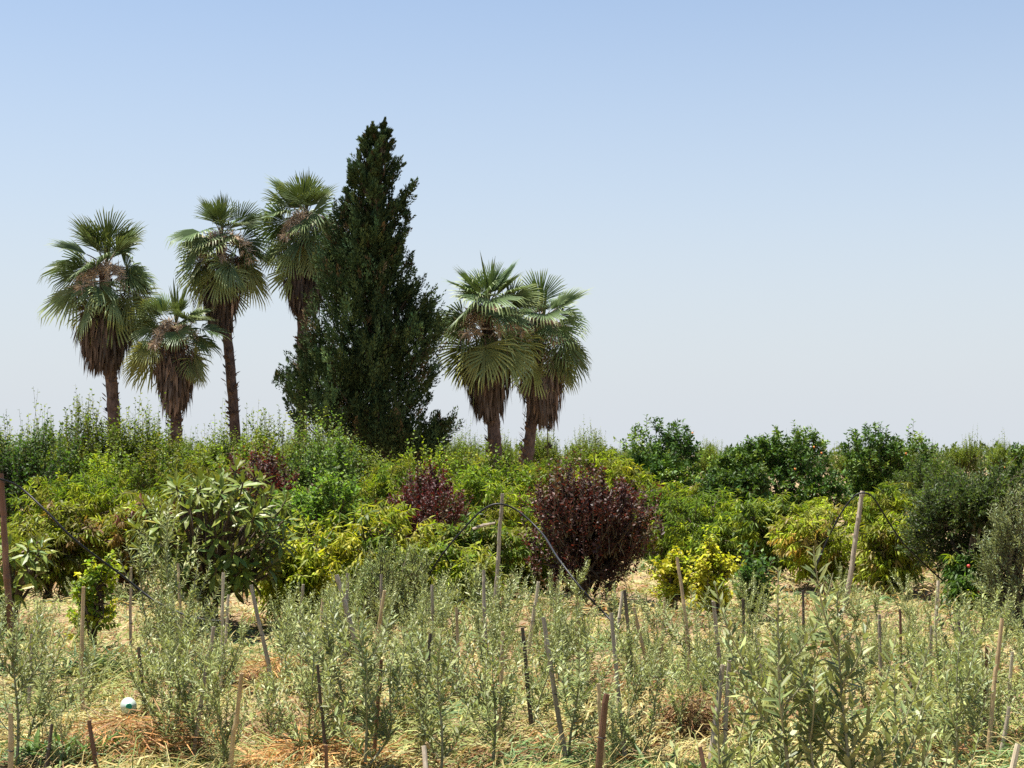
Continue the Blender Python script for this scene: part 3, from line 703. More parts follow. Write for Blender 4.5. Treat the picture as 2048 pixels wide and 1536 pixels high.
# ------------------------------------------------------------------ loquats, big leaves as parts
def leaf_variants(tpl, L, W, bends, mat, base, rng, name='leaf'):
    out = []
    for b in bends:
        V, T, q = leaves(np.zeros((1, 3)), np.array([[1., 0, 0]]), np.array([[0, 0, 1.]]), L, W, tpl, b)
        out.append(make_mesh(name, V, T, [mat], np.repeat(jitter(rng, base, 1, .12, .08), q, 0)))
    return out
def basis(D, U):
    D = D / np.linalg.norm(D); U = U - D * D.dot(U); U = U / max(1e-6, np.linalg.norm(U)); S = np.cross(U, D)
    return Matrix((Vector((D[0], S[0], U[0])), Vector((D[1], S[1], U[1])), Vector((D[2], S[2], U[2]))))
rngl = np.random.default_rng(51)
LOQ = leaf_variants('rib', 1, .31, (.05, .15, .25, .35, .1, .2), M_LOQUAT, (.165, .21, .026), rngl)
LOQ += leaf_variants('rib', 1, .31, (.1, .22), M_LOQUAT, (.09, .14, .024), rngl)
LOQY = leaf_variants('rib', 1, .26, (.1, .2), M_LOQUAT, (.26, .24, .05), rngl)
def loquat(label, px, yt, yb, w, seed, nw, L0, nparts, trunk_to=.3):
    rng = np.random.default_rng(seed)
    b = gp(px, yb); d = b[1]; s = ppm(d); H = at(px, yt, d)[2]; R = w / 2 / s
    r = root('loquat_tree', label, 'loquat tree', tuple(b), 'loquat trees with large whorled leaves')
    c = np.array([0, 0, H * (.5 + trunk_to / 2)]); ax = np.array([R * .9, R * .88, H * (1 - trunk_to) / 2 * .95])
    v = []
    while len(v) < nw:                                    # whorl centres kept apart
        q = nrm(rng.normal(0, 1, 3)) * rng.uniform(.5, 1) ** .5
        if q[2] < -.95: continue
        if all(np.linalg.norm(q - o) > .235 for o in v) or rng.random() < .05: v.append(q)
    v = np.array(v); P = c + v * ax
    ltx = []
    for q in range(nw):
        axd = nrm(nrm(v[q] * ax) * .55 + np.array([0, 0, .75]) + rng.normal(0, .12, 3))
        A = nrm(np.cross(axd, np.array([.3, .2, .9]))); B = np.cross(axd, A); nlv = rng.integers(10, 15)
        for j in range(nlv):
            f = j / nlv; an = j * 2.39996 + rng.uniform(0, .5)
            rad = A * math.cos(an) + B * math.sin(an)
            el = math.radians(72 - 95 * f) + rng.normal(0, .12)
            D = axd * math.sin(el) + rad * math.cos(el); D[2] -= .12 + .35 * f
            U = axd * math.cos(el) - rad * math.sin(el) + np.array([0, 0, .35]) + rng.normal(0, .12, 3)
            ltx.append((P[q] - axd * (.10 * f) + rad * .012, D, U, L0 * rng.uniform(.7, 1.1) * (.62 + .38 * min(1, f * 2.5)), f))
    ltx.sort(key=lambda a: a[0][1])
    g = Geo()
    for i, (p, D, U, L, f) in enumerate(ltx):
        if i < nparts:
            me = LOQY[i % 2] if rng.random() < .06 else LOQ[rng.integers(0, 6)] if rng.random() < .72 else LOQ[6 + i % 2]
            o = part('leaf', me, r)
            o.matrix_basis = Matrix.Translation(Vector(p)) @ basis(D, U).to_4x4() @ Matrix.Scale(L, 4)
        else:
            V, T, q = leaves(p[None], D[None], U[None], L, L * .3, 'rib', rng.uniform(.05, .3))
            g.add(V, T, np.repeat(jitter(rng, (.13, .17, .026), 1, .2, .1), q, 0))
    if g.V: part('foliage', g.mesh('foliage', [M_LOQUAT]), r, 'stuff')
    t = Geo(); nst = 5; tr = .045
    fk = np.array([[rng.normal(0, .1), rng.normal(0, .08), H * .22] for _ in range(nst)])
    for q in fk:
        t.add(*tubes(np.array([q * [.3, .3, 0] + [0, 0, -.05], q * .35, q * .7, q]), np.array([tr, tr * .9, tr * .75, tr * .65]), 7))
    tt = np.linspace(0, 1, 7)[None, :, None]; st = fk[rng.integers(0, nst, nw)]
    Lm = st[:, None] * (1 - tt) + P[:, None] * tt; Lm[..., 2] -= .03 * H * np.sin(tt[..., 0] * math.pi)
    t.add(*tubes(Lm, np.broadcast_to(np.linspace(tr * .55, .009, 7), (nw, 7)), 5))
    part('trunk', t.mesh('trunk', [M_BARK]), r)
loquat('large loquat tree with big whorled leaves and forked trunk, left of centre', 428, 918, 1265, 350, 61, 118, .205, 300, .2)
loquat('loquat tree cut by the left picture edge, behind the tall brown pole', 12, 1035, 1280, 175, 62, 22, .20, 280, .35)
loquat('low dark loquat bush at the left foot of the hose arch', 880, 1085, 1205, 130, 63, 14, .17, 180, .15)

# ------------------------------------------------------------------ olive saplings
OLC = [(.205, .235, .075), (.26, .29, .105), (.145, .175, .055)]
def olive_arrays(rng, H, nb, spread, leafL=.055, step=.02, stem_lean=0.06):
    """stems and leaf transforms of one young olive"""
    stems = []; n = 12; t = np.linspace(0, 1, n)
    wob = rng.normal(0, stem_lean, 2)
    main = np.stack([wob[0] * H * t + .015 * np.sin(t * 6), wob[1] * H * t + .015 * np.cos(t * 5), H * t], -1)
    stems.append((main, .008 * H + .003))
    for q in range(nb):
        f = rng.uniform(.08, .85); st = main[int(f * (n - 1))]
        az = q * 2.4 + rng.uniform(-.5, .5); L = H * rng.uniform(.28, .5) * (1.15 - .5 * f) * spread
        ou = np.array([math.cos(az), math.sin(az), 0])
        b = st[None] + ou[None] * (L * (.75 * t - .22 * t ** 2))[:, None] + np.array([0, 0, 1])[None] * (L * (.55 * t + .42 * t ** 2))[:, None]
        stems.append((b, .004))
    P, D, U, Ls = [], [], [], []
    for i, (pl, r) in enumerate(stems):
        L = np.linalg.norm(np.diff(pl, axis=0), axis=1).sum(); m = max(4, int(L / step))
        tt = (np.arange(m) + rng.random(m) * .5) / m
        lo = .16 if i == 0 else .06
        tt = lo + (1 - lo) * tt
        p = np.stack([np.interp(tt * (n - 1), np.arange(n), pl[:, a]) for a in range(3)], -1)
        tg = nrm(np.stack([np.interp(tt * (n - 1), np.arange(n), np.gradient(pl[:, a])) for a in range(3)], -1))
        A = nrm(np.cross(tg, np.array([.3, .1, .2]))); B = np.cross(tg, A)
        for sgn in (0, math.pi):
            az = (np.arange(m) % 2) * math.pi / 2 + sgn + rng.normal(0, .4, m)
            rad = A * np.cos(az)[:, None] + B * np.sin(az)[:, None]
            dd = nrm(tg * .6 + rad * .8 + rng.normal(0, .16, (m, 3)))
            uu = tg * .7 - rad * .5 + np.array([0, 0, .7]) + rng.normal(0, .35, (m, 3))
            P.append(p + rad * .003); D.append(dd); U.append(uu); Ls.append(leafL * rng.uniform(.6, 1.15, m) * (1 - .4 * tt ** 5))
    return stems, np.concatenate(P), np.concatenate(D), np.concatenate(U), np.concatenate(Ls)
def olive_stem_mesh(stems):
    g = Geo()
    for pl, r in stems: g.add(*tubes(pl, np.linspace(r, .0018, len(pl)), 5))
    return g.mesh('stem', [M_OSTEM])
def olive_leaf_mesh(rng, P, D, U, L, tpl, wr=.26):
    n = len(P); V, T, q = leaves(P, D, U, L, L * wr * rng.uniform(.85, 1.15, n), tpl, rng.uniform(-.04, .1, n))
    base = np.array(OLC)[rng.integers(0, 3, n)]
    return make_mesh('foliage', V, T, [M_OLIVE], np.repeat(jitter(rng, base, n, .18, .06), q, 0))
OP = []
for q in range(14):
    rg = np.random.default_rng(400 + q)
    st, P, D, U, L = olive_arrays(rg, 1.0, int(rg.integers(9, 17)), rg.uniform(1.0, 1.7), .068, rg.uniform(.0155, .021))
    OP.append((olive_stem_mesh(st), olive_leaf_mesh(rg, P, D, U, L, 'lance')))
rngo = np.random.default_rng(71)
def olive(label, x, y, H, group, k):
    r = root('olive_sapling', label, 'olive sapling', (x, y, gz(x, y)), group, rngo.uniform(0, 6.28))
    r.rotation_euler = (rngo.normal(0, .11), rngo.normal(0, .11), rngo.uniform(0, 6.28))
    s = H; w_ = rngo.uniform(.75, 1.35); r.scale = (s * w_, s * w_, s)
    part('stem', OP[k % 14][0], r); part('foliage', OP[k % 14][1], r)
OLIVE_LEAF = leaf_variants('rib', 1, .25, (.0, .06, .12, -.05, .03, .09), M_OLIVE, (.165, .205, .075), rngl)
def big_olive(label, px, d, H, seed, nb, leafL, nparts, wob=None, extra=()):
    rg = np.random.default_rng(seed); b = at(px, 910, d); z = float(gz(b[0], d))
    st, P, D, U, L = olive_arrays(rg, H, nb, 1.0, leafL, .019, .05)
    r = root('olive_sapling', label, 'olive sapling', (b[0], d, z), 'olive saplings in the foreground')
    for (dx, dy, H2, nb2) in extra:
        s2, P2, D2, U2, L2 = olive_arrays(rg, H2, nb2, .9, leafL, .019, .05)
        off = np.array([dx, dy, 0]); tt = lambda a: a + off[None] * np.clip(a[:, 2:3] / (.3 * H2), 0, 1)
        st = st + [(tt(pl), rr) for pl, rr in s2]
        P, D, U, L = np.concatenate([P, tt(P2)]), np.concatenate([D, D2]), np.concatenate([U, U2]), np.concatenate([L, L2])
    part('stem', olive_stem_mesh(st), r)
    vis = CAM_H - (z + P[:, 2]) < .212 * (d + P[:, 1])                     # leaves inside the lower picture edge
    order = np.argsort(np.where(vis, P[:, 1] + rg.random(len(P)) * .2, 99)); a, rest = order[:nparts], order[nparts:]
    for i in a:
        o = part('leaf', OLIVE_LEAF[rg.integers(0, 6)], r)
        o.matrix_basis = Matrix.Translation(Vector(P[i])) @ basis(D[i], U[i]).to_4x4() @ Matrix.Scale(float(L[i]), 4)
    if len(rest): part('foliage', olive_leaf_mesh(rg, P[rest], D[rest], U[rest], L[rest], 'lance', .25), r, 'stuff')
big_olive('large silvery olive sapling standing closest, with two tall leafy shoots, lower right', 1645, 5.6, 1.05, 501, 11, .084, 300, extra=((-.12, .05, 1.40, 9), (.09, -.1, 1.34, 9), (-.36, .1, .98, 8), (.32, .05, 1.02, 8), (-.22, .2, .8, 6)))
big_olive('bushy olive sapling in front of the short orange-brown stake stub, bottom centre-left', 730, 8.4, .95, 502, 12, .07, 260, extra=((.12, 0, .7, 6),))
big_olive('olive sapling with upright shoots beside the fallen tan stake, bottom centre', 880, 8.3, .82, 503, 10, .068, 200)
big_olive('olive sapling at the bottom left corner', 40, 8.6, .95, 504, 10, .068, 200)
big_olive('olive sapling in the bottom right corner beside the pale stake', 1890, 7.6, .9, 505, 12, .07, 240)
big_olive('olive sapling with long shoots arching left across the loquat trunk', 338, 13.5, 1.35, 506, 12, .07, 0, extra=((-.22, 0, 1.15, 6),))

# ------------------------------------------------------------------ bamboo stakes
def stake_mesh(rng, v, R, mat):
    """v: vector from foot to tip"""
    L = np.linalg.norm(v); n = max(10, int(L / .035)); t = np.linspace(0, 1, n)
    side = nrm(np.cross(v, rng.normal(0, 1, 3)))
    pts = v[None] * t[:, None] + side[None] * (np.sin(t * math.pi) * rng.normal(0, .012) * L)[:, None]
    pts = pts - (v / L * .12)[None] * (1 - t)[:, None]
    R_ = R * (1.08 - .22 * t)
    node = rng.uniform(.1, .25); k = 0
    while node < L * .98:                                # swollen nodes
        R_ = R_ + R * .22 * np.exp(-((t * L - node) / .012) ** 2); node += rng.uniform(.17, .27)
        j = int(node / L * (n - 1)); 
        if j < n: pts[j:] += rng.normal(0, .004, 3)
    g = Geo(); V, T = tubes(pts, R_, 9, False); g.add(V, T)
    k = 9; ring = V[-k:]; c = ring.mean(0); inner = c + (ring - c) * .68; deep = inner - v / L * .03
    W = np.concatenate([ring, inner, deep, (c - v / L * .03)[None]])
    Tt = []
    for q in range(k):
        a, b = q, (q + 1) % k
        Tt += [[a, b, k + b], [a, k + b, k + a], [k + a, k + b, 2 * k + b], [k + a, 2 * k + b, 2 * k + a], [2 * k + a, 2 * k + b, 3 * k]]
    g.add(W, Tt)
    return g.mesh('culm', [mat])
TIE = plain_mat('dark_string', (.03, .028, .025), .8)
SG = 'bamboo stakes holding up the olive saplings'
# tip x, tip y, foot x, foot y, width px at tip, colour, label, olive beside it?
STK = [
 (61, 1270, 53, 1450, 8, 'grey', 'grey stake leaning left just right of the tall brown pole', 1),
 (165, 1174, 168, 1440, 10, 'tan', 'straight tan stake with dark joints, left of the bottle', 1),
 (277, 1294, 290, 1445, 9, 'dark', 'dark brown stake standing right behind the bottle', 1),
 (261, 1137, 262, 1300, 7, 'grey', 'short grey stake tip under the hose, left of the loquat trunk', 0),
 (346, 1202, 357, 1345, 10, 'grey', 'thick grey stake left of the loquat trunk', 1),
 (354, 1128, 364, 1335, 7, 'tan', 'thin tan stake in front of the loquat crown, behind the thick grey one', 0),
 (450, 1147, 438, 1395, 8, 'pale', 'pale stake right of the loquat trunk, longest there', 1),
 (457, 1190, 446, 1370, 7, 'pale', 'split whitish stake tip just behind the pale loquat stake', 0),
 (424, 1255, 384, 1528, 10, 'grey', 'grey-brown stake leaning right in front of the loquat trunk', 1),
 (480, 1344, 460, 1560, 11, 'tan', 'thick tan stake leaning right at the bottom edge, right of the bottle', 1),
 (502, 1174, 551, 1395, 10, 'grey', 'grey stake leaning left beneath the loquat right side', 1),
 (605, 1170, 600, 1350, 7, 'grey', 'straight grey stake in front of the golden-green peach bush', 1),
 (644, 1197, 634, 1380, 7, 'tan', 'tan stake beside the short hose piece under the yellow-green peach', 1),
 (637, 1330, 653, 1545, 8, 'dark', 'dark stake low between olives, left of the bottom centre bush', 1),
 (672, 1147, 731, 1370, 12, 'grey', 'crooked thick stake leaning left, crossing a straight one', 1),
 (697, 1147, 690, 1350, 9, 'grey', 'straight grey stake crossed by the crooked thick one', 1),
 (20, 1430, 22, 1590, 13, 'tan', 'tan stake tip in the bottom left corner', 0),
 (178, 1441, 200, 1575, 11, 'brown', 'orange-brown stake leaning left at the bottom edge below the bottle', 0),
 (104, 1448, 90, 1560, 9, 'dark', 'short dark stake stub left of the bottle', 1),
 (769, 1181, 748, 1320, 9, 'tan', 'tan stake leaning right inside the feathery shrub', 0),
 (763, 1147, 761, 1310, 7, 'grey', 'thin grey stake tip showing through the feathery shrub', 1),
 (864, 1171, 868, 1340, 8, 'grey', 'grey stake right of the feathery shrub', 1),
 (760, 1320, 747, 1545, 10, 'brown', 'short orange-brown stake stub amid the bottom centre-left olive', 0),
 (862, 1266, 843, 1440, 10, 'dark', 'dark stake leaning right, left of centre foreground', 1),
 (910, 1215, 912, 1405, 8, 'tan', 'straight tan stake left of the grey centre stake', 1),
 (918, 1218, 903, 1370, 6, 'dark', 'thin dark stake crossing behind the straight tan one', 0),
 (968, 1140, 980, 1375, 9, 'grey', 'tall grey stake at the centre below the hose pole', 1),
 (1007, 1263, 994, 1495, 10, 'tan', 'tan stake leaning right at the middle of the foreground', 1),
 (1045, 1253, 1065, 1478, 10, 'dark', 'dark grey stake leaning left, left of the long leaning one', 1),
 (1075, 1162, 1056, 1310, 9, 'pale', 'pale stake leaning right before the purple plum', 1),
 (1116, 1160, 1127, 1310, 7, 'brown', 'reddish stake under the left side of the purple plum', 1),
 (1110, 1195, 1112, 1330, 8, 'grey', 'short grey stake beside the reddish one below the purple plum', 0),
 (1086, 1232, 1134, 1530, 12, 'grey', 'long thick grey stake leaning left, in mid foreground', 1),
 (1159, 1205, 1159, 1350, 8, 'brown', 'brown stake below the dark foot of the purple plum', 1),
 (1221, 1226, 1252, 1520, 10, 'grey', 'long grey and tan stake leaning left behind the thick red-brown one', 1),
 (1246, 1183, 1229, 1330, 8, 'pale', 'pale stake leaning right at the plum\'s right foot', 0),
 (1251, 1178, 1264, 1390, 9, 'dark', 'dark stake crossing the pale one at the plum\'s right foot', 1),
 (1267, 1217, 1306, 1390, 9, 'tan', 'tan stake leaning left, right of the crossing pair', 1),
 (1211, 1388, 1192, 1600, 17, 'brown', 'thick red-brown hollow stake at the bottom edge, nearest of all', 0),
 (1195, 1366, 1213, 1560, 10, 'tan', 'tan stake half hidden behind the thick red-brown one', 1),
 (853, 1485, 892, 1545, 10, 'tan', 'short tan stake tilted over at the bottom edge near centre', 0),
 (848, 1492, 856, 1590, 14, 'grey', 'grey stub at the bottom edge beneath the tilted tan one', 0),
 (1328, 1195, 1322, 1350, 6, 'tan', 'thin tan stake left of the yellow saplings', 1),
 (652, 1490, 654, 1600, 10, 'brown', 'brown stub at the bottom edge left of the bottom centre bush', 0),
 (1355, 1115, 1380, 1435, 9, 'tan', 'tallest tan stake, in front of the yellow saplings', 1),
 (1427, 1202, 1446, 1390, 10, 'grey', 'grey stake leaning left below the taller yellow sapling', 1),
 (1444, 1327, 1419, 1530, 15, 'grey', 'thick jointed grey stake leaning right, left of the big olive', 0),
 (1461, 1322, 1446, 1525, 11, 'grey', 'slimmer grey stake just right of the thick jointed one', 0),
 (1485, 1199, 1489, 1340, 8, 'dark', 'grey-brown stake right of the taller yellow sapling', 1),
 (1512, 1264, 1530, 1400, 8, 'pale', 'whitish stake leaning left behind the big olive', 1),
 (1647, 1165, 1657, 1300, 8, 'brown', 'brown stake on the tan soil left of the right hose pole', 1),
 (1877, 1161, 1871, 1300, 9, 'pale', 'pale stake left of the black almond trunk', 1),
 (1606, 1178, 1609, 1330, 7, 'dark', 'dark stake behind the big olive left shoot', 1),
 (1916, 1240, 1952, 1450, 9, 'dark', 'dark stake leaning left below the almond trunk', 1),
 (1975, 1294, 1969, 1500, 9, 'brown', 'reddish brown stake left of the long tan one at right', 1),
 (2003, 1236, 1976, 1545, 11, 'tan', 'long tan stake leaning right near the right edge', 1),
 (2026, 1304, 2010, 1500, 9, 'pale', 'pale slim stake at the right edge beside the long tan one', 1),
 (2019, 1414, 1990, 1560, 10, 'grey', 'grey stake leaning right at the bottom right', 0),
 (2036, 1488, 2008, 1620, 16, 'pale', 'thick pale stake tip in the bottom right corner', 0),
 (1400, 1494, 1428, 1600, 12, 'brown', 'orange-brown stake leaning left at the bottom, left of the big olive', 0),
 (1660, 1318, 1661, 1470, 9, 'grey', 'straight grey stake seen between the big olive shoots', 0),
 (1834, 1338, 1788, 1480, 9, 'dark', 'dark stake leaning right, right of the big olive', 1),
 (1801, 1220, 1802, 1370, 7, 'brown', 'thin brown stake right of the big olive, farther back', 1),
 (1862, 1253, 1861, 1400, 8, 'grey', 'grey stake amid the olives below the almond left side', 1),
 (1759, 1230, 1763, 1390, 8, 'grey', 'grey stake close behind the big olive right shoot', 1),
]
rngs = np.random.default_rng(81)
k = 0; STKPOS = []
for (tx, ty, fx, fy, w, colr, lab, ol) in STK:
    foot = gp(fx, fy); d = foot[1]; foot[2] = gz(foot[0], d)
    STKPOS.append((foot[0], d, lab)); tip = at(tx, ty, d + rngs.normal(0, .05)); s = ppm(d)
    R = max(.010, w / 2 / s * .84)
    o = root('bamboo_stake', lab, 'bamboo stake', tuple(foot), SG)
    part('culm', stake_mesh(rngs, tip - foot, R, M_BAMBOO[colr]), o)
    # string tie
    f = rngs.uniform(.35, .6); v = tip - foot
    q = np.linspace(0, 2 * math.pi, 9); A = np.stack([np.cos(q) * R * 1.25, np.sin(q) * R * 1.25, .004 * np.sin(q * 2)], -1) + v * f
    g = Geo(); g.add(*tubes(A, np.full(9, .003), 4, False)); part('tie', g.mesh('tie', [TIE]), o)
    if ol:
        k += 1
        H = np.clip(np.linalg.norm(v) * rngs.uniform(.5, .95) * np.clip(13.5 / d, .62, 1.1), .38, 1.0)
        a = rngs.uniform(-.09, .09); 
        olive('olive sapling beside the ' + lab if len(lab.split()) <= 12 else 'olive sapling by the ' + ' '.join(lab.split()[:12]), foot[0] + a, d + .04 + .12 * rngs.random(), H, 'olive saplings tied to the bamboo stakes', k)
# unstaked saplings filling the rows
spots = []
while len(spots) < 150:
    d = 1 / rngs.uniform(1 / 19.0, 1 / 8.6); x = rngs.uniform(-.36, .36) * d
    px = 1024 + x / d * F_PX
    py = 910 + CAM_H * F_PX / d
    if abs(px - 257) < 75 and 1360 < py < 1600: continue
    if px < 120 and py < 1330: continue
    if 1870 < px < 2010 and 1205 < py < 1320: continue
    if 150 < px < 320 and 1330 < py < 1480: continue
    if any((x - a) ** 2 + (d - b) ** 2 < .16 for a, b in spots): continue
    spots.append((x, d))
for o in list(C.objects):
    if o.parent is None and o.get('group') in (PG, 'loquat trees with large whorled leaves') and o.location.y < 22 and len(o['label'].split()) <= 11:
        STKPOS.append((o.location.x, o.location.y, o['label']))
for q in range(75):
    d = rngs.uniform(13.5, 19.5); x = rngs.uniform(-.36, .36) * d; px = 1024 + x / d * F_PX; py = 910 + CAM_H * F_PX / d
    if (px < 120 and py < 1330) or (1870 < px < 2010 and py < 1320) or (150 < px < 320 and py > 1330): continue
    if any((x - a) ** 2 + (d - b) ** 2 < .12 for a, b in spots): continue
    spots.append((x, d))
used = set()
def near_label(x, d):
    for fx, fd, lab in sorted(STKPOS, key=lambda q: (q[0] - x) ** 2 + (q[1] - d) ** 2)[:14]:
        w = len(lab.split()); dx, dd = x - fx, d - fd
        rel = ('behind' if dd > 0 else 'in front of') if abs(dd) > abs(dx) * 1.3 else ('right of' if dx > 0 else 'left of')
        t = 'unstaked olive sapling %s the %s' % (rel, lab)
        if len(t.split()) <= 16 and t not in used:
            used.add(t); return t
    return None
for (x, d) in spots:
    t = near_label(x, d)
    if t is None: continue
    k += 1; olive(t, x, d, rngs.uniform(.36, .85) * min(1, 12.5 / d), 'unstaked olive saplings', k)

# ------------------------------------------------------------------ poles and black irrigation hose
def bez(pts, n=60):
    pts = np.array(pts, float); t = np.linspace(0, len(pts) - 1, n); i = np.minimum(t.astype(int), len(pts) - 2); f = (t - i)[:, None]
    P = np.concatenate([[2 * pts[0] - pts[1]], pts, [2 * pts[-1] - pts[-2]]])
    a, b, c, e = P[i], P[i + 1], P[i + 2], P[i + 3]
    return .5 * (2 * b + (c - a) * f + (2 * a - 5 * b + 4 * c - e) * f ** 2 + (3 * b - a - 3 * c + e) * f ** 3)
def pole(tx, ty, fx, fy, w, colr, label, cross=False):
    foot = gp(fx, fy); d = foot[1]; s = ppm(d); tip = at(tx, ty, d)
    o = root('wooden_pole', label, 'pole', tuple(foot), 'poles lifting the irrigation hose')
    part('shaft', stake_mesh(rngs, tip - foot, w / 2 / s, M_BAMBOO[colr]), o)
    if cross:
        g = Geo(); a, b = at(945, 1058, d - .1) - foot, at(990, 1046, d - .05) - foot
        g.add(*tubes(np.stack([a, (a + b) / 2 + [0, 0, .01], b]), np.array([.014, .017, .012]), 6)); part('cross_stick', g.mesh('cross_stick', [M_BAMBOO['grey']]), o)
    return d
d1 = pole(3, 950, 31, 1350, 13, 'brown', 'tall brown pole at the left edge carrying the black hose')
d2 = pole(1004, 985, 988, 1268, 8, 'grey', 'grey pole at the centre holding up the hose arch', True)
d3 = pole(1723, 982, 1688, 1228, 10, 'grey', 'weathered grey pole holding the hose peak at the right')
def hose(pts, R, label):
    P = bez([at(x, y, d) for x, y, d in pts], 70)
    P[:, 2] = np.maximum(P[:, 2], .02)
    g = Geo(); g.add(*tubes(P, np.full(len(P), R), 7)); me = g.mesh('irrigation_hose', [M_HOSE], True)
    single('irrigation_hose', me, label, 'hose', group='black irrigation hoses over the poles')
hose([(-90, 930, d1 - .2), (0, 958, d1 - .1), (40, 975, d1 + .1), (90, 1020, d1), (150, 1080, d1), (240, 1148, d1 + .2), (300, 1195, d1 + .2), (350, 1222, d1), (400, 1238, d1 - .2), (445, 1243, d1 - .3)], .0092, 'black hose sagging from the left pole down across the loquat')
hose([(850, 1165, d2 + .2), (880, 1115, d2), (925, 1060, d2 - .05), (965, 1020, d2 - .1), (1000, 1008, d2 - .12), (1040, 1025, d2 - .1), (1085, 1068, d2 - .4), (1115, 1115, d2 - 1.6), (1165, 1180, d2 - 2), (1210, 1228, d2 - 2.0), (1240, 1262, d2 - 2.3)], .0092, 'black hose arching over the centre pole before the purple plum')
hose([(1600, 1200, d3 + .3), (1625, 1150, d3), (1650, 1090, d3), (1680, 1030, d3 - .05), (1705, 996, d3 - .08), (1724, 986, d3 - .1), (1745, 994, d3 - .08), (1775, 1040, d3), (1805, 1085, d3), (1845, 1125, d3 + .2), (1890, 1165, d3 + .4), (1930, 1195, d3 + .5)], .0092, 'black hose draped in a peak over the right pole')
hose([(610, 1229, 17.2), (640, 1222, 17.1), (665, 1214, 17.0), (700, 1205, 17.0), (735, 1196, 17.0)], .011, 'short run of black hose under the yellow-green peach')

# ------------------------------------------------------------------ plastic bottle
def lathe(prof, k=28):
    prof = np.array(prof); n = len(prof); an = np.arange(k) * 2 * math.pi / k
    V = np.stack([np.outer(prof[:, 0], np.cos(an)), np.outer(prof[:, 0], np.sin(an)), np.repeat(prof[:, 1:2], k, 1)], -1).reshape(-1, 3)
    i, j = np.meshgrid(np.arange(n - 1), np.arange(k), indexing='ij'); a = i * k + j; b = i * k + (j + 1) % k
    T = np.stack([np.stack([a, b, b + k], -1), np.stack([a, b + k, a + k], -1)], 2).reshape(-1, 3)
    return V, T
bp = gp(257, 1452)
br = root('plastic_bottle', 'white plastic bottle with a green cap lying in the dry grass', 'bottle', (bp[0], bp[1], float(gz(bp[0], bp[1])) + .075))
aim = Vector((0, 0, CAM_H)) - Vector(br.location); aim.z *= .75; aim.x += .25
br.rotation_euler = aim.to_track_quat('Z', 'Y').to_euler()
mb, nt = new_mat('cloudy_plastic')
p_ = nt.nodes.new('ShaderNodeBsdfPrincipled'); p_.inputs['Base Color'].default_value = (.48, .56, .51, 1); p_.inputs['Roughness'].default_value = .28
p_.inputs['Transmission Weight'].default_value = .18
o_ = nt.nodes.new('ShaderNodeOutputMaterial'); nt.links.new(p_.outputs[0], o_.inputs[0])
g = Geo(); g.add(*lathe([(.0, -.22), (.045, -.22), (.052, -.21), (.053, -.14), (.050, -.135), (.053, -.13), (.053, -.06), (.050, -.055), (.053, -.05), (.053, -.02), (.050, .0), (.042, .018), (.030, .032), (.019, .042), (.0165, .048), (.0165, .066), (.001, .066)]))
part('body', g.mesh('body', [mb], True), br)
g = Geo(); g.add(*lathe([(.0175, .052), (.0205, .052), (.0205, .072), (.019, .0745), (.010, .0745), (.009, .0738), (.001, .0738)]))
part('cap', g.mesh('cap', [plain_mat('green_plastic', (.0, .23, .14), .35)]), br)
g = Geo(); g.add(*lathe([(.0172, .046), (.0212, .046), (.0212, .050), (.0172, .050)])); part('neck_ring', g.mesh('neck_ring', [plain_mat('green_ring', (.01, .2, .12), .4)]), br)

# ------------------------------------------------------------------ weeds and grass
def weed(label, px, yb, n, L, W, col, seed, wid):
    rng = np.random.default_rng(seed); b = gp(px, yb); b[2] = gz(b[0], b[1])
    az = rng.uniform(0, 6.28, n); el = rng.uniform(.25, 1.25, n); rr = wid * rng.random(n) ** .5; a2 = rng.uniform(0, 6.28, n)
    P = np.stack([rr * np.cos(a2), rr * np.sin(a2) * .7, 0 * az], -1)
    D = np.stack([np.cos(az) * np.cos(el), np.sin(az) * np.cos(el), np.sin(el)], -1)
    V, T, q = leaves(P, D, np.stack([-np.cos(az) * np.sin(el), -np.sin(az) * np.sin(el), np.cos(el)], -1), L * rng.uniform(.6, 1.2, n), W, 'rib', rng.uniform(.2, .6, n))
    single('weed_clump', make_mesh('weed_clump', V, T, [M_GLOSSY], np.repeat(jitter(rng, col, n, .18, .06), q, 0)), label, 'weed', tuple(b))
weed('blue-green broad-leaved weed clump right of the straight tan stake', 205, 1350, 240, .30, .022, (.10, .15, .08), 91, .34)
weed('bright green weed clump at the bottom edge under the bottle', 140, 1535, 60, .2, .03, (.11, .2, .05), 92, .25)
weed('fresh green leaves at the bottom edge beside the orange-brown stake', 1370, 1545, 70, .2, .028, (.12, .2, .06), 93, .3)

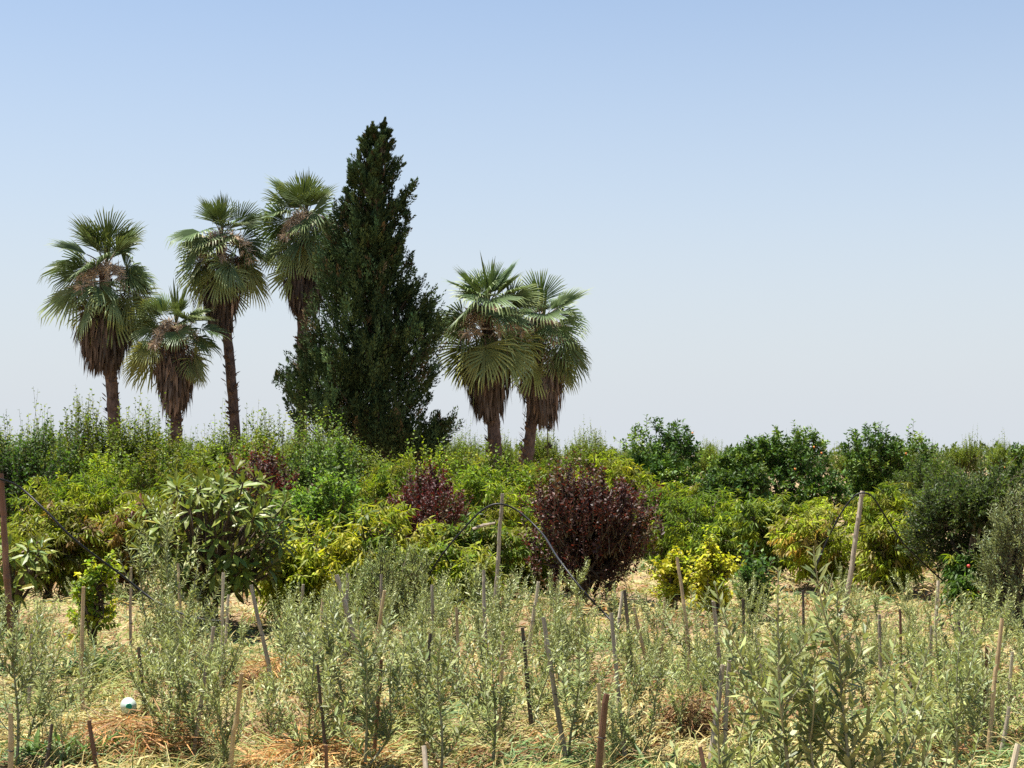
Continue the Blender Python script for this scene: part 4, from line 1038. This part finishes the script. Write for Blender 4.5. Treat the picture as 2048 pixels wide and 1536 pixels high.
def flow(x, y):
    return 1.7 * np.sin(.9 * x + 1.3 * np.sin(.7 * y)) + 1.5 * np.sin(1.1 * y + .8 * np.sin(1.3 * x)) + .8
def patch(x, y, a, b, c):
    return .5 + .25 * np.sin(a * x + b * y + c) + .25 * np.sin(1.7 * b * x - 1.3 * a * y + 2 * c) 
def strands(n, seed, dmin, dmax, Lr, Wr, elr, colors, name, curl=.6, seg=3):
    rng = np.random.default_rng(seed)
    d = 1 / rng.uniform(1 / dmax, 1 / dmin, n); x = rng.uniform(-1, 1, n) * (.40 * d + .6)
    # loose clumping
    x += .10 * np.sin(5.1 * d + 3 * x); d += .10 * np.sin(4.3 * x + 2 * d)
    flat = (np.abs(x - bp[0]) < .2) & (d > bp[1] - .95) & (d < bp[1] + .08)            # flattened round the bottle
    z0 = gz(x, d)
    L = rng.uniform(*Lr, n); W = rng.uniform(*Wr, n) * np.clip(d / 10, .9, 2.2)
    az = flow(x, d) + rng.normal(0, .75, n); el = np.radians(rng.uniform(*elr, n))
    heap = np.clip(np.sin(2.3 * x + .9 * np.sin(d)) * np.sin(1.9 * d + 1.1 * np.sin(1.7 * x)), 0, 1)
    heap = np.where(flat, 0, heap); el = np.where(flat, el * .1, el)
    z = z0 + rng.uniform(0, .05, n) * np.where(flat, .4, 1) + heap * rng.uniform(0, .17, n)
    P = np.stack([x, d, z], -1); h = np.stack([np.cos(az), np.sin(az), 0 * az], -1)
    crl = rng.normal(0, curl, n)
    pts = []; ang = el.copy(); a2 = az.copy(); cur = P
    for i in range(seg + 1):
        pts.append(cur)
        hh = np.stack([np.cos(a2) * np.cos(ang), np.sin(a2) * np.cos(ang), np.sin(ang)], -1)
        cur = cur + hh * (L / seg)[:, None]; ang = ang - rng.uniform(.3, .9, n); a2 = a2 + crl / seg
    pts = np.stack(pts, 1); pts[..., 2] = np.maximum(pts[..., 2], gz(pts[..., 0], pts[..., 1]) + .008)
    S = np.stack([-np.sin(az), np.cos(az), rng.normal(0, .5, n)], -1); S = nrm(S) * (W / 2)[:, None]
    vs_ = []
    for i in range(seg):
        wd = 1 - .45 * i / seg; vs_ += [pts[:, i] - S * wd, pts[:, i] + S * wd]
    vs_.append(pts[:, seg])
    V = np.stack(vs_, 1); m = V.shape[1]
    T = []
    for i in range(seg - 1): T += [[2 * i, 2 * i + 1, 2 * i + 3], [2 * i, 2 * i + 3, 2 * i + 2]]
    T += [[2 * seg - 2, 2 * seg - 1, 2 * seg]]
    T = (np.array(T)[None] + (np.arange(n) * m)[:, None, None]).reshape(-1, 3)
    c = colors(rng, x, d, n)
    return make_mesh(name, V.reshape(-1, 3), T, [M_STRAW], np.repeat(c, 2 * seg - 1, 0))
def hay_col(rng, x, d, n):
    straw, pale, green, brown, fresh = np.array([.34, .265, .095]), np.array([.42, .38, .165]), np.array([.235, .26, .075]), np.array([.22, .115, .042]), np.array([.12, .19, .06])
    c = np.where((rng.random(n) < .4)[:, None], straw, pale)
    pg = patch(x, d, 1.3, .9, .4); pb = patch(x, d, 1.9, 1.4, 2.1); pf = patch(x, d, 2.3, 1.1, 4.2)
    c = np.where((pg + rng.normal(0, .2, n) > .55)[:, None], green, c)
    c = np.where((pb + rng.normal(0, .16, n) > .76)[:, None], brown, c)
    c = np.where((pf + rng.normal(0, .12, n) > .82)[:, None], fresh, c)
    return jitter(rng, c, n, .22, .06)
stuff('dry_grass', strands(94000, 95, 6.5, 34, (.10, .34), (.006, .014), (0, 32), hay_col, 'dry_grass'))
def straw_heap(label, px, yb, rad, hgt, seed, col):
    rng = np.random.default_rng(seed); b = gp(px, yb); b[2] = gz(b[0], b[1]); n = 900
    az = rng.uniform(0, 6.28, n); rr = rad * rng.random(n) ** .6; z = hgt * (1 - (rr / rad) ** 2) * rng.random(n) ** .5 + .01
    P = np.stack([rr * np.cos(az), rr * np.sin(az) * .8, z], -1); a2 = az + rng.normal(.9, .9, n)
    D = np.stack([np.cos(a2), np.sin(a2), rng.normal(-.05, .3, n)], -1)
    V, T, q = leaves(P, D, rng.normal(0, .5, (n, 3)) + np.array([0, 0, 1.]), rng.uniform(.1, .34, n), rng.uniform(.004, .01, n), 'lance', rng.uniform(-.1, .35, n))
    V[:, 2] = np.maximum(V[:, 2], .004)
    single('straw_heap', make_mesh('straw_heap', V, T, [M_STRAW], np.repeat(jitter(rng, col, n, .4, .08), q, 0)), label, 'straw heap', tuple(b), 'heaps of withered brown straw')
straw_heap('big brown straw heap below the bottle at the bottom edge', 275, 1515, .5, .17, 601, (.27, .14, .05))
straw_heap('dark reddish straw heap beside the thick jointed grey stake', 1385, 1470, .24, .22, 602, (.22, .12, .05))
straw_heap('small dark straw nest under the dark stake at the plum foot', 1278, 1398, .2, .14, 603, (.16, .08, .035))
straw_heap('tan straw heap right of the leaning grey stake under the loquat', 570, 1375, .42, .15, 604, (.36, .21, .08))
straw_heap('tan straw heap behind the tan stake in the middle foreground', 945, 1390, .4, .12, 605, (.40, .25, .10))
straw_heap('orange-brown straw heap at the bottom edge near the centre', 640, 1540, .42, .14, 606, (.33, .17, .06))
def tuft_col(rng, x, d, n): return jitter(rng, np.where((rng.random(n) < .5)[:, None], np.array([.36, .29, .11]), np.array([.15, .2, .05])), n, .2, .06)
stuff('tall_grass', strands(7000, 96, 8, 34, (.14, .34), (.004, .007), (40, 85), tuft_col, 'tall_grass', .3))
